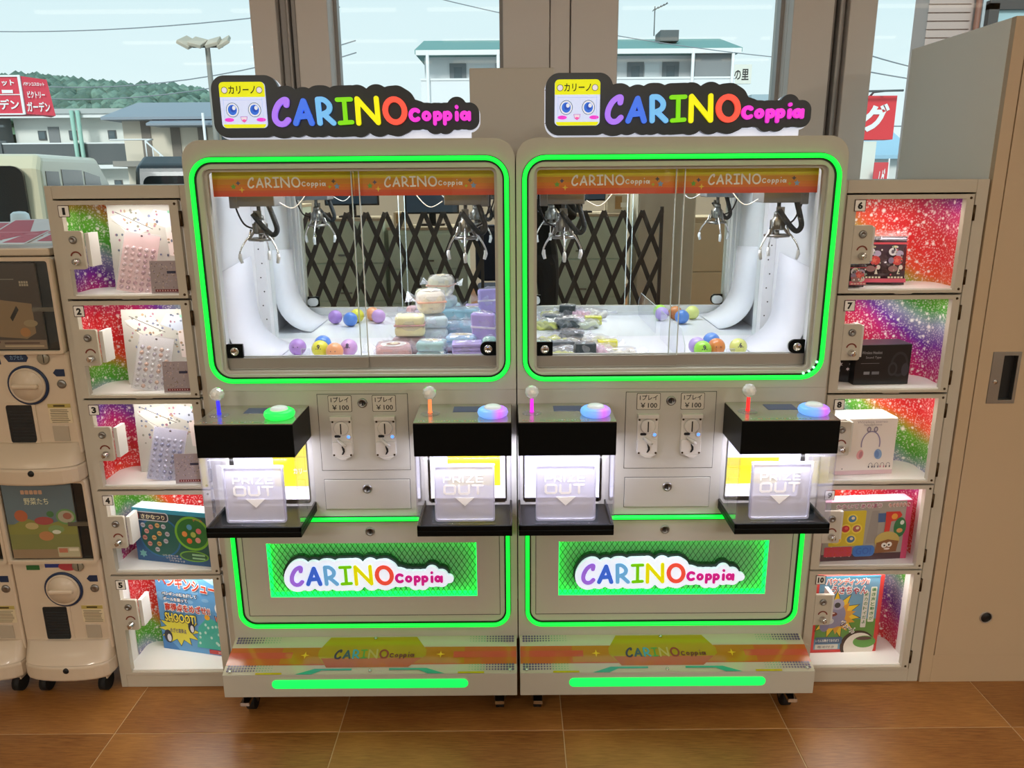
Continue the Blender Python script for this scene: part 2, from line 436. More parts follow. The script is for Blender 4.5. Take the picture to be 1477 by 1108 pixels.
for yy, xs_ in ((.3, (-2.6, -.9, .9, 2.6)), (-3.0, (-2.28, .5, 3.3))):  # square panels added to brighten the room, kept out of the glass reflections
    for xx in xs_:
        t = thing('added_fill_panel', (xx, yy, 2.72), 'added unseen square fill light, %s row, %s' % ('nearer' if yy > -1 else 'rear', {-2.6: 'far left', -.9: 'left of middle', .9: 'right of middle', 2.6: 'far right', -2.28: 'left', .5: 'middle', 3.3: 'right'}[xx]), 'ceiling light', group='added fill panels')
        b = B(); b.ring([(-.31, -.31), (.31, -.31), (.31, .31), (-.31, .31)], [(-.29, -.29), (.29, -.29), (.29, .29), (-.29, .29)], 0, .03); o = b.obj('frame', mat('white_lamp_housing', '#e0ddd6', .5), t); o.rotation_euler = (R(90), 0, 0)
        area('fill_light', (0, 0, -.02), (0, 0, 0), .58, .58, FILL_W * (2.6 if yy > -1 else 36), WARM if yy > -1 else (1, .95, .86), t)

# ================================================================ OUTSIDE (seen through the glass)
GZ = -.15
asph = mat('asphalt', '#8d8f90', .9, var=.12, vscale=.5, bump=.3, bscale=60)
struct(B().box(-300, 300, YW + .3, 420, GZ - .5, GZ).obj('ground', asph))
struct(B().box(-30, 30, YW + .16, 4.2, GZ - .4, GZ + .1).obj('trim_6', mat('pale_concrete', '#b9b7b0', .9, var=.08)))
bld = mat('pale_siding', '#e2e0da', .8, bump=.2, bscale=3); grn = mat('green_grey_roof', '#6f9c97', .7); gw = mat('grey_wall', '#eeeff0', .8)
dg = mat('dark_grey_trim', '#5d6263', .7); win = mat('dark_window_glass', '#5d6c72', .15); wt = mat('white_trim', '#f0f0ee', .6)
# --- middle apartment block, 45 m away
t = thing('apartment_building', (3.6, 45, GZ), 'pale three-storey apartment block with green-grey roof, partly hidden by the window pillar', 'building')
x0, x1 = -8.2, 8.2; zt = 8.0
B().box(x0, x1, .0, 9, 0, zt).obj('wall', gw, t)
B().prismx([(-1.4, zt - .15), (-1.4, zt + .05), (3.5, zt + 1.25), (9.5, zt + .3), (9.5, zt)], x0 - .35, x1 + .35).obj('roof', grn, t)
B().box(x0 - .3, x1 + .3, -1.45, -1.3, zt - .22, zt + .02).obj('gutter', wt, t)
for lv, zb in enumerate((5.55, 2.9, .3)):
    B().box(x0 - .1, x1 + .1, -1.2, 0, zb - .35, zb - .1).obj('balcony_floor', wt, t)
    B().box(x0 - .1, x1 + .1, -1.25, -1.1, zb - .4, zb + 1.0).obj('parapet', gw, t)
    B().box(x0 - .1, x1 + .1, -1.3, -1.05, zb + 1.0, zb + 1.1).obj('parapet_cap', wt, t)
    for xd in (-6.4, -3.9, -.6, 1.7, 3.2, 5.1):
        f = B().box(xd - .45, xd + .45, -.08, .02, zb, zb + 2.0).obj('door', mat('grey_door', '#7c8488', .5), t)
        B().box(xd - .22, xd + .22, -.1, -.07, zb + .5, zb + 1.8).obj('pane', win, f)
    for xd in (-5.1, .6, 4.1): B().box(xd - .4, xd + .4, -.06, .02, zb + 1.0, zb + 1.9).obj('window', mat('bright_window', '#e9eef0', .3), t)
    for xd in (-5, 2.2): B().box(xd - 1.2, xd + 1.2, -1.2, -1.1, zb + 2.3, zb + 2.38).obj('laundry_pole', wt, t)
for xd in (-4.2, 6.0, -7.9, 8.1): B().cyl((xd, -1.38, 0), (xd, -1.38, zt), .09, seg=8).obj('drain_pipe', wt, t)
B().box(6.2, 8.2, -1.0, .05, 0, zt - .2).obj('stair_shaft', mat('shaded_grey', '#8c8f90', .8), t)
B().box(4.6, 5.6, .6, 2.2, zt + .7, zt + 1.25).obj('roof_vent', dg, t)
t2 = thing('roof_antenna', (8.0, 46.5, GZ + 9.1), 'thin television antenna standing on the green-grey apartment roof', 'antenna')
b = B().cyl((0, 0, 0), (0, 0, 1.5), .03, seg=6)
b.cyl((-.1, 0, 1.3), (.7, 0, 1.65), .025, seg=6)
for q in range(5): b.cyl((-.05 + .16 * q, -.4, 1.33 + .07 * q), (-.05 + .16 * q, .4, 1.33 + .07 * q), .02, seg=5)
b.obj('mast', dg, t2)
# --- left apartment block: long white two-storey
t = thing('apartment_building', (-23.7, 45, GZ), 'long white two-storey apartment building with dark balcony bands and green drainpipes, left', 'building')
B().box(-3.6, 3.9, 0, 6, 0, 5.05).obj('wall', mat('cream_wall', '#f4f4ec', .8), t)
B().box(-4.0, 4.2, -1.1, 6.2, 5.05, 5.3).obj('roof', mat('pale_grey_roof', '#b6bab8', .7), t)
B().box(-4.0, -3.8, -1.1, .1, 0, 5.1).obj('end_wall', dg, t)
for zb in (2.75, .1):
    B().box(-3.8, 3.9, -1.0, -.85, zb - .3, zb + .75).obj('parapet', dg, t)
    B().box(-3.8, 3.9, -1.02, -.83, zb + .75, zb + .82).obj('parapet_cap', wt, t)
    B().box(-3.8, 3.9, -1.0, -.85, zb + 2.1, zb + 2.3).obj('lintel', wt, t)
    for xd in (-2.1, -.4, 1.75):
        f = B().box(xd - .22, xd + .22, -.06, .02, zb + 1.0, zb + 1.5).obj('window', dg, t)
        B().box(xd - .16, xd + .16, -.08, -.05, zb + 1.06, zb + 1.44).obj('pane', win, f)
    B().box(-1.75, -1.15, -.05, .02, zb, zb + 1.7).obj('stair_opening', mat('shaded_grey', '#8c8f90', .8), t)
for xd in (.30, .62): B().cyl((xd, -1.2, 0), (xd, -1.2, 5.2), .11, seg=8).obj('drain_pipe', mat('pale_green_pipe', '#9fc9b8', .5), t)
# --- beige building with outside stair
t = thing('apartment_building', (-16.9, 39, GZ), 'beige two-storey building with grey-blue roof and white outside stair', 'building')
B().box(-1.6, 4.4, 0, 6, 0, 4.35).obj('wall', mat('beige_wall', '#e2d6c2', .8), t)
B().prismx([(-1.0, 4.3), (-1.0, 4.42), (3, 5.4), (7, 4.5), (7, 4.3)], -2.1, 4.9).obj('roof', mat('blue_grey_roof', '#8e98a2', .6), t)
B().prismx([(-1.5, 4.0), (-1.5, 4.1), (0, 4.5), (0, 4.0)], .2, 4.6).obj('eave', mat('blue_grey_roof', '#8e98a2', .6), t)
B().box(-1.7, 4.4, -1.2, 0, 2.2, 2.45).obj('balcony_floor', mat('grey_floor_slab', '#9a958c', .8), t)
for zb in (2.5, .1):
    for xd in (-.5, .9, 2.2): B().box(xd - .22, xd + .22, -.05, .02, zb, zb + 1.9).obj('door', mat('brown_grey_door', '#7d746a', .5), t)
    B().box(3.1, 3.9, -.05, .02, zb + .8, zb + 1.7).obj('window', win, t)
st = B()
for q in range(12): st.box(.3 + q * .2, .52 + q * .2, -2.0, -1.2, 2.3 - q * .19, 2.36 - q * .19)
st.tube([(.3, -2, 2.4), (2.7, -2, .1)], .05, 6); st.obj('outside_stair', wt, t)
rl = B(); rl.tube([(.3, -2, 3.3), (2.7, -2, 1.0)], .04, 6); rl.tube([(-1.7, -1.2, 3.4), (.3, -1.2, 3.4), (.3, -2, 3.3)], .04, 6)
for q in range(9): rl.tube([(.3 + q * .3, -2, 3.3 - q * .287), (.3 + q * .3, -2, 2.3 - q * .287)], .03, 5)
rl.obj('handrail', wt, t)
for xd in (3.0,): B().cyl((xd, -1.9, 0), (xd, -1.9, 4.5), .06, seg=6).obj('post', wt, t)
# --- sign building behind
t = thing('shop_building', (17.3, 60, GZ), 'low white shop building with a name board, right of the apartment block', 'building')
B().box(-3, 3, 0, 8, 0, 7.2).obj('wall', mat('pale_siding2', '#d9dcdc', .8), t)
B().box(-2.6, .1, -.3, 0, 8.0, 9.3).obj('name_board', mat('cream_board', '#e8e6da', .7), t)
B().box(-2.5, -2.3, -.15, 0, 7.2, 8.0).obj('board_leg', dg, t)
text('しの里', 1.5, .75, -.85, 8.62, -.31, mat('black_ink', '#22211f', .6), t, bold=.02)
B().box(0, 3, -1, 0, 5.2, 7.2).obj('side_block', mat('blue_grey_block', '#a9bcc4', .7), t)
# --- red box sign on the left
RED = '#d8324a'
t = thing('billboard', (-18.2, 30, GZ), 'two-sided red box billboard with white katakana lettering on a post', 'billboard')
B().box(-3.2, .45, 0, 1.1, 3.95, 5.25).obj('left_panel', mat('billboard_red', RED, .5), t)
B().hexa([(.5, 0, 3.95), (1.42, .30, 3.9), (.5, 1.1, 3.95), (.8, 1.1, 3.9), (.5, 0, 5.25), (1.28, .30, 5.15), (.5, 1.1, 5.25), (.8, 1.1, 5.15)]).obj('right_panel', mat('billboard_red', RED, .5), t)
b = B(); b.box(.43, .52, -.05, .0, 3.93, 5.28); b.box(-3.2, .45, -.04, 0, 5.22, 5.28); b.box(-3.2, .45, -.04, 0, 3.92, 3.97); b.box(-3.2, .45, -.03, 0, 4.6, 4.63); b.obj('frame', wt, t)
for s, ww, hh, xx, zz in (('ット', .45, .2, .05, 5.02), ('ー', .4, .12, -.02, 4.72), ('デン', .7, .36, -.02, 4.28)): text(s, ww, hh, xx, zz, -.03, wt, t, bold=.03)
for s, ww, hh, xx, zz in (('パチンコスロット', .68, .13, .90, 4.98), ('ビクトリー', .56, .24, .93, 4.62), ('ガーデン', .74, .36, .95, 4.2)):
    o = text(s, ww, hh, 0, 0, 0, wt, t, bold=.03); o.location = (xx, .1, zz); o.rotation_euler = (0, 0, R(18))
B().cyl((-1.4, .5, 0), (-1.4, .5, 3.95), .25, seg=10).obj('post', dg, t)
# --- red sign on the right
t = thing('billboard', (9.4, 22, GZ), 'red square sign with a single white katakana character on a white pillar', 'billboard')
B().box(-1.9, .95, 0, .5, 2.5, 3.62).obj('panel', mat('billboard_red2', '#e0383e', .5), t)
text('グ', .72, .72, .42, 3.06, -.02, wt, t, bold=.05)
B().box(-1.2, .55, .05, .45, 0, 2.46).obj('pillar', mat('cream_pillar', '#e4e6da', .7), t)
b = B(); b.tube([(.3, .2, 3.62), (.35, .1, 3.72), (.5, -.2, 3.72)], .03, 6); b.cyl((-.3, -.3, 3.7), (.95, -.3, 3.72), .03, seg=6); b.obj('lamp_bar', dg, t)
t = thing('banner_flag', (10.0, 21.6, GZ), 'narrow red banner flag with white writing beside the white pillar', 'flag')
B().box(-.25, .12, -.02, .02, .9, 1.9).obj('cloth', mat('flag_red', '#d94a4f', .7), t); B().cyl((.14, 0, 0), (.14, 0, 2.0), .02, seg=6).obj('pole', wt, t)
text('ノグ', .22, .7, -.06, 1.4, -.03, wt, t, bold=.02)
t = thing('house', (13.6, 33, GZ), 'small house with pale blue roof beyond the red sign', 'house')
B().box(-2, 2.5, 0, 4, 0, 2.3).obj('wall', bld, t); B().prismx([(-.5, 2.2), (-.5, 2.35), (2, 3.4), (4.5, 2.3), (4.5, 2.2)], -2.3, 2.8).obj('roof', mat('pale_blue_roof', '#9fc4d8', .6), t)
B().box(-1.2, -.4, -.04, .02, .9, 1.8).obj('window', win, t)
t = thing('house', (8.6, 27, GZ), 'low grey house behind the white sign pillar', 'house')
B().box(-1.5, 3.0, 0, 4, 0, 1.9).obj('wall', gw, t); B().box(-1.8, 3.3, -.5, 4.3, 1.9, 2.15).obj('roof', mat('slate_roof', '#77848c', .6), t)
B().box(1.6, 2.3, -.04, .02, .8, 1.5).obj('window', win, t)
# --- wooded hill
rnd = random.Random(3)
def hill_h(x, y):
    g = 26 * math.exp(-((x + 120) / 42.) ** 2) + 10 * math.exp(-((x + 84) / 17.) ** 2) + (20 if x < -120 else 0) * min(1, (-120 - x) / 60)
    return g * math.exp(-((y - 235) / 60.) ** 2)
b = B(); vs = {}
for i in range(41):
    for j in range(13):
        X, Y = -300 + i * 6.5, 190 + j * 8.; vs[i, j] = b.bm.verts.new((X, Y, hill_h(X, Y) + 2.0 * noise.noise(Vector((X * .06, Y * .06, 0))) - 3))
for i in range(40):
    for j in range(12): b._f([vs[i, j], vs[i + 1, j], vs[i + 1, j + 1], vs[i, j + 1]], 0, True)
hill = struct(b.obj('hill', mat('hill_soil_haze', '#6c8a6c', .95)))  # hill and leaf colours lightened and greyed to paint in the haze
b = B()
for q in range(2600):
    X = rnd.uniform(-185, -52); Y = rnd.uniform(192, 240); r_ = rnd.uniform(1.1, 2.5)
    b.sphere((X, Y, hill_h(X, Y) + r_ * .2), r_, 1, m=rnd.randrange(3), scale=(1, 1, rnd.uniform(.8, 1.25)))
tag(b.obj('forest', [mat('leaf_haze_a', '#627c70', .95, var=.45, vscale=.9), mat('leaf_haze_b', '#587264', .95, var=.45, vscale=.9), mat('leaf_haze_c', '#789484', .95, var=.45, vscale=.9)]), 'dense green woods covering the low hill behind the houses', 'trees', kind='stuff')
# --- lamp pole, utility poles, wires
t = thing('floodlight_pole', (-10.1, 28, GZ), 'tall grey pole carrying four tilted floodlights', 'lamp post')
B().cyl((0, 0, 0), (0, 0, 5.9), .11, .08, seg=10).obj('pole', mat('galvanised_pole', '#8f8c84', .6), t)
B().box(-.5, .5, -.06, .06, 5.85, 5.95).obj('crossbar', dg, t)
for q, (a, rz_) in enumerate(((-.6, .5), (-.25, .25), (.25, -.25), (.6, -.5))):
    o = B().box(-.22, .22, -.35, .3, -.06, .06).obj('floodlight', mat('floodlight_cream', '#b8ae9c', .6), t, bev=.02); o.location = (a, -.1, 6.0); o.rotation_euler = (R(25), rz_, 0)
t = thing('utility_pole', (-9.0, 30, GZ), 'thin utility pole with a zigzag antenna near the window pillar', 'utility pole')
b = B().cyl((0, 0, 0), (0, 0, 5.1), .08, .06, seg=8); b.cyl((-.2, 0, 4.0), (1.1, 0, 4.05), .03, seg=6)
b.tube([(.3, 0, 3.9), (.42, 0, 4.2), (.5, 0, 3.9), (.62, 0, 4.2), (.7, 0, 3.9), (.85, 0, 4.2), (.9, 0, 3.95), (1.05, 0, 4.2)], .02, 5); b.obj('pole', dg, t)
t = thing('utility_pole', (-18.6, 27, GZ), 'dark utility pole with crossarms at the left edge by the red billboard', 'utility pole')
b = B().cyl((0.9, 0, 0), (.6, 0, 4.3), .1, .08, seg=8)
for z_ in (2.2, 2.8, 3.3): b.box(-.5, 1.9, -.05, .05, z_, z_ + .07)
b.obj('pole', dg, t)
wire = mat('cable_grey', '#8a9298', .7)
for q, (a, c, sag) in enumerate((((-24, 36, 5.8), (-5.5, 30, 6.2), .9), ((-24, 36, 5.3), (-5.5, 30, 5.8), .9), ((-30, 40, 8.6), (-6, 30, 7.3), .5), ((-8, 38, 10.4), (14, 40, 6.8), .5), ((9.5, 26, 5.6), (17, 30, 4.8), .2), ((9.5, 26, 4.9), (17, 30, 4.5), .1), ((9.5, 28, 3.2), (17, 30, 3.2), .1))):
    P = [Vector(a).lerp(Vector(c), k / 16) - Vector((0, 0, sag * 4 * (k / 16) * (1 - k / 16))) for k in range(17)]
    tag(B().tube(P, .022, 5).obj('overhead_wire', wire), 'thin overhead wire, ' + ('upper of the pair over the wooded hill', 'lower of the pair over the wooded hill', 'highest one above the floodlight pole', 'crossing the sky behind the green-roofed apartments', 'upper one above the red sign at right', 'middle one above the red sign at right', 'lowest one behind the red sign at right')[q], 'wire', group='overhead wires')
# --- siding wall of the shop's own wing on the right
t = struct(B().box(2.972, 6.5, 6.0, 6.2, GZ, 4.5).obj('wall_wing', mat('pinkish_siding', '#b9a59c', .85)))
for q in range(52):
    B().box(2.968, 3.27, 5.985, 6.0, 1.6 + q * .055 - .6, 1.6 + q * .055 - .554).obj('siding_board', mat('pinkish_siding', '#b9a59c', .85), t)
B().cyl((3.30, 5.95, 0), (3.30, 5.95, 4.4), .02, seg=10).obj('drain_pipe', mat('brown_pipe', '#8a5c4a', .6), t)
B().box(3.33, 4.6, 5.95, 6.0, .4, 4.4).obj('pale_panel', mat('grey_panel', '#c3ccd0', .5), t)
b = B(); b.box(3.35, 3.42, 5.9, 5.96, 1.0, 2.58); b.box(3.35, 4.6, 5.9, 5.96, 2.54, 2.6); b.obj('window_frame', mat('dark_brown_frame', '#4b4440', .5), t)
B().box(3.42, 4.6, 5.93, 5.96, 1.0, 2.54).obj('window_pane', mat('blue_reflecting_pane', '#a9c6cc', .1), t)

# --- parked cars
def car(loc, rz, prof, W, body, glassm, label, side, rearwin, extra=None):
    """prof (y,z) side outline, y grows forward; side/rearwin lists of window outlines"""
    t = thing('car', loc, label, 'car', rz)
    B().prismx(prof, -W / 2, W / 2).obj('body', body, t, bev=.06, seg=3)
    for s in (1, -1):
        for wn in side:
            b = B(); x = s * (W / 2 + .004)
            b.prismx(wn, min(x, x - s * .02), max(x, x - s * .02)); b.obj('side_window', glassm, t)
        for yy in (.7, prof_len(prof) - .65):
            b = B(); b.cyl((s * (W / 2 - .2), yy, .31), (s * (W / 2 + .01), yy, .31), .31, seg=24); wl = b.obj('wheel', M['rubber'], t)
            B().cyl((s * (W / 2 + .0), yy, .31), (s * (W / 2 + .02), yy, .31), .19, seg=16).obj('wheel_rim', M['steel'], wl)
    b = B(); b.prism(rrect(*rearwin, .08, 4), -.03, .02); b.obj('rear_window', glassm, t)
    for s in (1, -1):
        B().box(s * (W / 2 - .13) - .05, s * (W / 2 - .13) + .06, -.04, .05, .75, 1.15).obj('tail_lamp', mat('red_lamp', '#b0303a', .2), t, bev=.01)
        B().box(s * (W / 2 + .08) - .07, s * (W / 2 + .08) + .07, 2.3, 2.42, 1.0, 1.2).obj('wing_mirror', body, t, bev=.03)
    B().box(-W / 2 - .01, W / 2 + .01, -.1, .06, .3, .55).obj('bumper', body, t, bev=.04)
    B().box(-.18, .18, -.105, -.08, .56, .7).obj('number_plate', wt, t)
    return t
def prof_len(p): return max(q[0] for q in p)
vp = [(0, .3), (0, .9), (.05, 1.68), (.16, 1.80), (2.3, 1.82), (2.8, 1.58), (3.2, 1.05), (3.4, .95), (3.42, .3)]
cream = mat('cream_car_paint', '#d6c9a8', .3, coat=.5); dglass = mat('car_dark_glass', '#141a1c', .1, spec=.25)
t = car((-4.62, 6.45, GZ), R(16), vp, 1.5, cream, dglass, 'cream boxy van parked outside at the left, rear end toward the window', [[(.16, 1.06), (.62, 1.06), (.62, 1.66), (.2, 1.66)], [(.72, 1.06), (1.5, 1.06), (1.5, 1.68), (.72, 1.68)], [(1.6, 1.06), (2.5, 1.06), (2.3, 1.62), (1.6, 1.67)]], (-.64, .64, .98, 1.70))
b = B()
for zz in (.62, .8, .98, 1.12): b.box(.56, .72, -.06, .02, zz, zz + .12)
b.obj('stacked_lamp', mat('pale_lamp', '#b9b4b4', .2), t)
bp = [(0, .3), (-.02, .9), (.18, 1.72), (.4, 1.82), (2.6, 1.82), (3.3, 1.25), (4.3, 1.05), (4.4, .3)]
car((-3.0, 8.2, GZ), R(4), bp, 1.75, mat('black_car_paint', '#14191b', .3, coat=.2), dglass, 'black van parked outside beside the cream van', [[(.25, 1.05), (1.2, 1.05), (1.2, 1.6), (.35, 1.6)], [(1.3, 1.05), (2.4, 1.05), (2.3, 1.6), (1.3, 1.6)]], (-.72, .72, 1.0, 1.62))
car((6.7, 13.2, GZ), R(-8), [(0, .3), (0, .9), (.5, 1.4), (2.4, 1.42), (3.1, 1.0), (4.1, .85), (4.1, .3)], 1.65, mat('white_car_paint', '#e8e8e8', .3, coat=.5), dglass, 'white hatchback parked outside far right', [[(.5, .95), (1.4, .95), (1.4, 1.3), (.6, 1.3)], [(1.5, .95), (2.6, .95), (2.3, 1.3), (1.5, 1.3)]], (-.6, .6, .9, 1.3))
t = thing('bollard', (-2.78, 4.5, GZ), 'white rounded bollard outside the left window', 'bollard')
B().lathe([(.05, 0), (.05, 1.36), (.045, 1.4), (.03, 1.412), (.0005, 1.415)]).obj('post', wt, t); B().box(-.02, .02, -.058, -.05, 1.27, 1.285).obj('mark', dg, t)

# ================================================================ LOCKER BANKS
def glitter_mat():
    m = bpy.data.materials.new('rainbow_glitter_print'); m.use_nodes = True; n = m.node_tree.nodes; L = m.node_tree.links; b = n['Principled BSDF']
    t = n.new('ShaderNodeTexCoord'); info = n.new('ShaderNodeObjectInfo')
    ad = n.new('ShaderNodeVectorMath'); ad.operation = 'ADD'; L.new(t.outputs['Object'], ad.inputs[0]); L.new(info.outputs['Location'], ad.inputs[1])
    wv = n.new('ShaderNodeTexNoise'); wv.inputs['Scale'].default_value = 3.0; wv.inputs['Detail'].default_value = 1
    L.new(t.outputs['Object'], wv.inputs[0])
    sep = n.new('ShaderNodeSeparateXYZ'); L.new(t.outputs['Object'], sep.inputs[0])
    def mth(op, a, c=None, v=None):
        q = n.new('ShaderNodeMath'); q.operation = op
        L.new(a, q.inputs[0]) if hasattr(a, 'links') else setattr(q.inputs[0], 'default_value', a)
        if c is not None: L.new(c, q.inputs[1])
        if v is not None: q.inputs[1].default_value = v
        return q.outputs[0]
    f = mth('ADD', mth('MULTIPLY', sep.outputs['Z'], v=2.5), mth('MULTIPLY', sep.outputs['X'], v=1.9))
    f = mth('ADD', f, mth('MULTIPLY', wv.outputs['Fac'], v=.45)); f = mth('FRACT', f)
    cr = n.new('ShaderNodeValToRGB'); e = cr.color_ramp.elements; e[0].position = 0; e[0].color = (*lin('#d0202c'), 1); e[1].position = 1; e[1].color = (*lin('#d0202c'), 1)
    for p, c in ((.18, '#c01a6a'), (.3, '#6a2a9a'), (.42, '#8f9ab0'), (.52, '#4aa028'), (.62, '#6ab030'), (.74, '#e8502a'), (.85, '#e01c24')):
        x = e.new(p); x.color = (*lin(c), 1)
    L.new(f, cr.inputs[0])
    base = cr.outputs[0]
    for sc_, th, am in ((48, .11, .85), (170, .2, .5), (19, .06, .95)):
        v = n.new('ShaderNodeTexVoronoi'); v.inputs['Scale'].default_value = sc_; L.new(t.outputs['Object'], v.inputs[0])
        r = n.new('ShaderNodeMapRange'); r.inputs[1].default_value = th; r.inputs[2].default_value = th * 2.3; r.inputs[3].default_value = am; r.inputs[4].default_value = 0
        L.new(v.outputs['Distance'], r.inputs[0]); mx = n.new('ShaderNodeMixRGB'); mx.inputs[2].default_value = (1, .95, .93, 1)
        L.new(r.outputs[0], mx.inputs[0]); L.new(base, mx.inputs[1]); base = mx.outputs[0]
    L.new(base, b.inputs['Base Color']); b.inputs['Roughness'].default_value = .4
    return m
GLIT = glitter_mat()
LROW = [1.3855, 1.137, .875, .6185, .3635, .043]
LY = 1.965; DEP = .15
wht = mat('sticker_white', '#f2efe8', .5); blk = mat('black_ink', '#141210', .6)
def locker_bank(name, x0, x1, wx0, wx1, first, label):
    t = thing(name, (x0, LY, 0), label, 'display locker')
    W = x1 - x0; a0, a1 = wx0 - x0, wx1 - x0
    b = B(); p = M['locker']
    b.box(0, .018, 0, .40, 0, 1.418); b.box(W - .03, W, 0, .40, 0, 1.418); b.box(0.018, W - .03, .385, .40, 0, 1.418)
    b.box(0.018, W - .03, 0, .385, 1.3865, 1.418); b.box(0.018, W - .03, 0, .385, 0, .042)
    b.obj('carcass', p, t, bev=.0015)
    B().box(.004, W - .004, .004, .395, -.0001, .0).obj('foot_pad', M['rubber'], t) if 0 else None
    for k in range(5):
        zt, zb = LROW[k], LROW[k + 1]
        if k: B().box(.018, W - .03, .012, .385, zt - .0005, zt + .011 - .004).obj('divider_shelf', p, t)
        fz = zb + .0125
        # white lined inside
        b = B(); b.box(.018, W - .03, .004, DEP, fz - .004, fz); b.box(.018, .021, .004, DEP, fz, zt - .003); b.box(W - .034, W - .031, .004, DEP, fz, zt - .003)
        b.box(.018, W - .03, .004, DEP, zt - .006, zt - .003); b.obj('compartment_liner', mat('bright_white_liner', '#efeeea', .45), t)
        yf = (.030, .030, .036, .066, .075)[k]; rc = .045 if k < 3 else .03; P2 = [(.0225, yf)] + [(.0225 + rc - rc * math.cos(a), DEP - .002 - rc + rc * math.sin(a)) for a in [PI / 2 * q / 7 for q in range(8)]]
        P2 = P2 + [(.0225 + W - .0345 - p_[0], p_[1]) for p_ in P2[::-1]]; b = B()
        for (xa, ya), (xb, yb) in zip(P2, P2[1:]): b.quad([(xa, ya, fz), (xb, yb, fz), (xb, yb, zt - .006), (xa, ya, zt - .006)])
        b.obj('printed_back', GLIT, t, smooth=False)
        area('compartment_light', (W / 2, .05, zt - .012), (0, 0, 0), .2, .02, .36 if k < 4 else .5, (1, .95, .88), t)
        # door: frame with a stepped opening, pane, fittings
        d0, d1 = .018, W - .036; A0, A1 = a0, a1; wt_, wb = zt - .0135, zb + .0095
        px = A0 + .043 + (.004 if first == 6 else 0); pz1, pz0 = zt - .076, zt - .171
        O = [(d0, zb + .002), (d1, zb + .002), (d1, zt - .002), (d0, zt - .002)]
        b = B()
        b.box(d0, A0, -.006, .012, zb + .003, zt - .003); b.box(A1, d1, -.006, .012, zb + .003, zt - .003)
        b.box(A0, A1, -.006, .012, wt_, zt - .003); b.box(A0, A1, -.006, .012, zb + .003, wb)
        door = b.obj('door', p, t)
        b = B().prism(rrect(A0 - .001, px, pz0, pz1, (.0, .006, .006, 0), 4), -.0075, .002)
        b.obj('lock_plate', p, door, bev=.0008)
        B().box(px, px + .010, .004, .05, pz0 + .006, pz1 - .006).obj('lock_housing', mat('white_lock_box', '#d8d6d0', .4), door)
        B().quad([(A0, .006, wb), (A1, .006, wb), (A1, .006, wt_), (A0, .006, wt_)]).obj('clear_pane', clear('door_pane', '#fbfbfb', refl=.7), door)
        # number sticker
        s = B(); s.prism(rrect(A0 - .006, A0 + .0215, wt_ - .029, wt_ - .0005, .001, 2), -.0085, -.0075, 0); s.prism(rrect(A0 - .0045, A0 + .02, wt_ - .0275, wt_ - .002, .001, 2), -.0088, -.0084, 1)
        s.obj('number_plate', [mat('brown_edge', '#3a2018', .6), wht], door)
        text(str(first + k), (.007 if first + k == 1 else .0125) if first + k < 10 else .017, .0175, A0 + .0078, wt_ - .0148, -.0091, blk, door, bold=.05)
        cx_ = (A0 + px) / 2 - .002
        s = B().lathe([(.0095, -.001), (.0095, .003), (.007, .005), (.0045, .005), (.0045, .003), (0.0005, .003)], (cx_, -.0075, pz1 - .022), 'Y'); s.obj('lock_cylinder', M['steel'], door)
        s = B(); P = [(cx_ + .002 + .0125 * math.cos(a), pz1 - .064 + .0125 * math.sin(a)) for a in [R(18 + 144 * q / 12) for q in range(13)]]
        s.stroke(P, .0019, -.0082, -.0074, seg=8); s.obj('turn_arrow', mat('arrow_brown', '#7a3524', .6), door)
        s = B().lathe([(.009, -.001), (.009, .002), (.0075, .004), (.0075, .014), (.006, .017), (.0005, .0175)], (cx_ + .003, -.0075, pz1 - .075), 'Y'); s.box(cx_ + .0015, cx_ + .0045, -.0275, -.02, pz1 - .081, pz1 - .069)
        s.obj('turn_knob', M['chrome'], door)
        for hz in (zt - .048, zb + .042):
            s = B(); s.cyl((W - .0325, -.004, hz - .019), (W - .0325, -.004, hz + .019), .0042, seg=10); s.box(W - .036, W - .029, -.004, .0, hz - .017, hz + .017)
            s.obj('hinge', M['brass'], door)
        s = B()
        for q in ((d1 - .008, zt - .012), (d1 - .008, zb + .012)): s.lathe([(.0035, 0), (.0025, .0018), (.0002, .002)], (q[0], -.006, q[1]), 'Y', 10)
        s.obj('screw', M['brass'], door)
        B().box(W * .44, W * .56, -.0062, -.004, zb + .0005, zb + .0028).obj('edge_clip', M['alu'], door)
    return t
locker_bank('display_locker', -1.145, -.783, -1.107, -.841, 1, 'cream locker tower left of the claw machines, five lit clear doors with sticker sheets inside')
locker_bank('display_locker', .810, 1.176, .852, 1.121, 6, 'cream locker tower right of the claw machines, beside the tall beige cabinet')

# ================================================================ TALL CABINET ON THE RIGHT
t = thing('tall_cabinet', (1.18, LY - .003, 0), 'tall beige steel cabinet with a dark recessed handle and a round hole', 'cabinet')
cb = mat('beige_steel', '#c2ab8c', .42, bump=.1, bscale=800); cbs = mat('daylit_side', '#f4f4ec', .45)  # side paint lightened to carry the daylight from the windows
B().box(0, .86, .018, .49, 0, 1.785).obj('carcass', cbs, t, bev=.002)
b = B(); b.box(0, .031, 0, .018, 0, 1.785); b.box(.83, .86, 0, .018, 0, 1.785); b.box(.031, .83, 0, .018, 0, .088); b.box(.031, .83, 0, .018, 1.752, 1.785); b.obj('front_frame', cb, t, bev=.001)
dz0, dz1 = .0895, 1.7505; hx0, hx1, hz0, hz1 = .066, .14, .846, .985; qx, qz = .162, .212
door = None
b = B(); b.box(.0325, hx0, -.002, .016, dz0, dz1); b.box(hx1, .43, -.002, .016, hz0, dz1); b.box(hx0, hx1, -.002, .016, hz1, dz1); b.box(hx0, .43, -.002, .016, .26, hz0)
b.box(hx0, .43, -.002, .016, dz0, .26)
door = b.obj('door', cb, t)
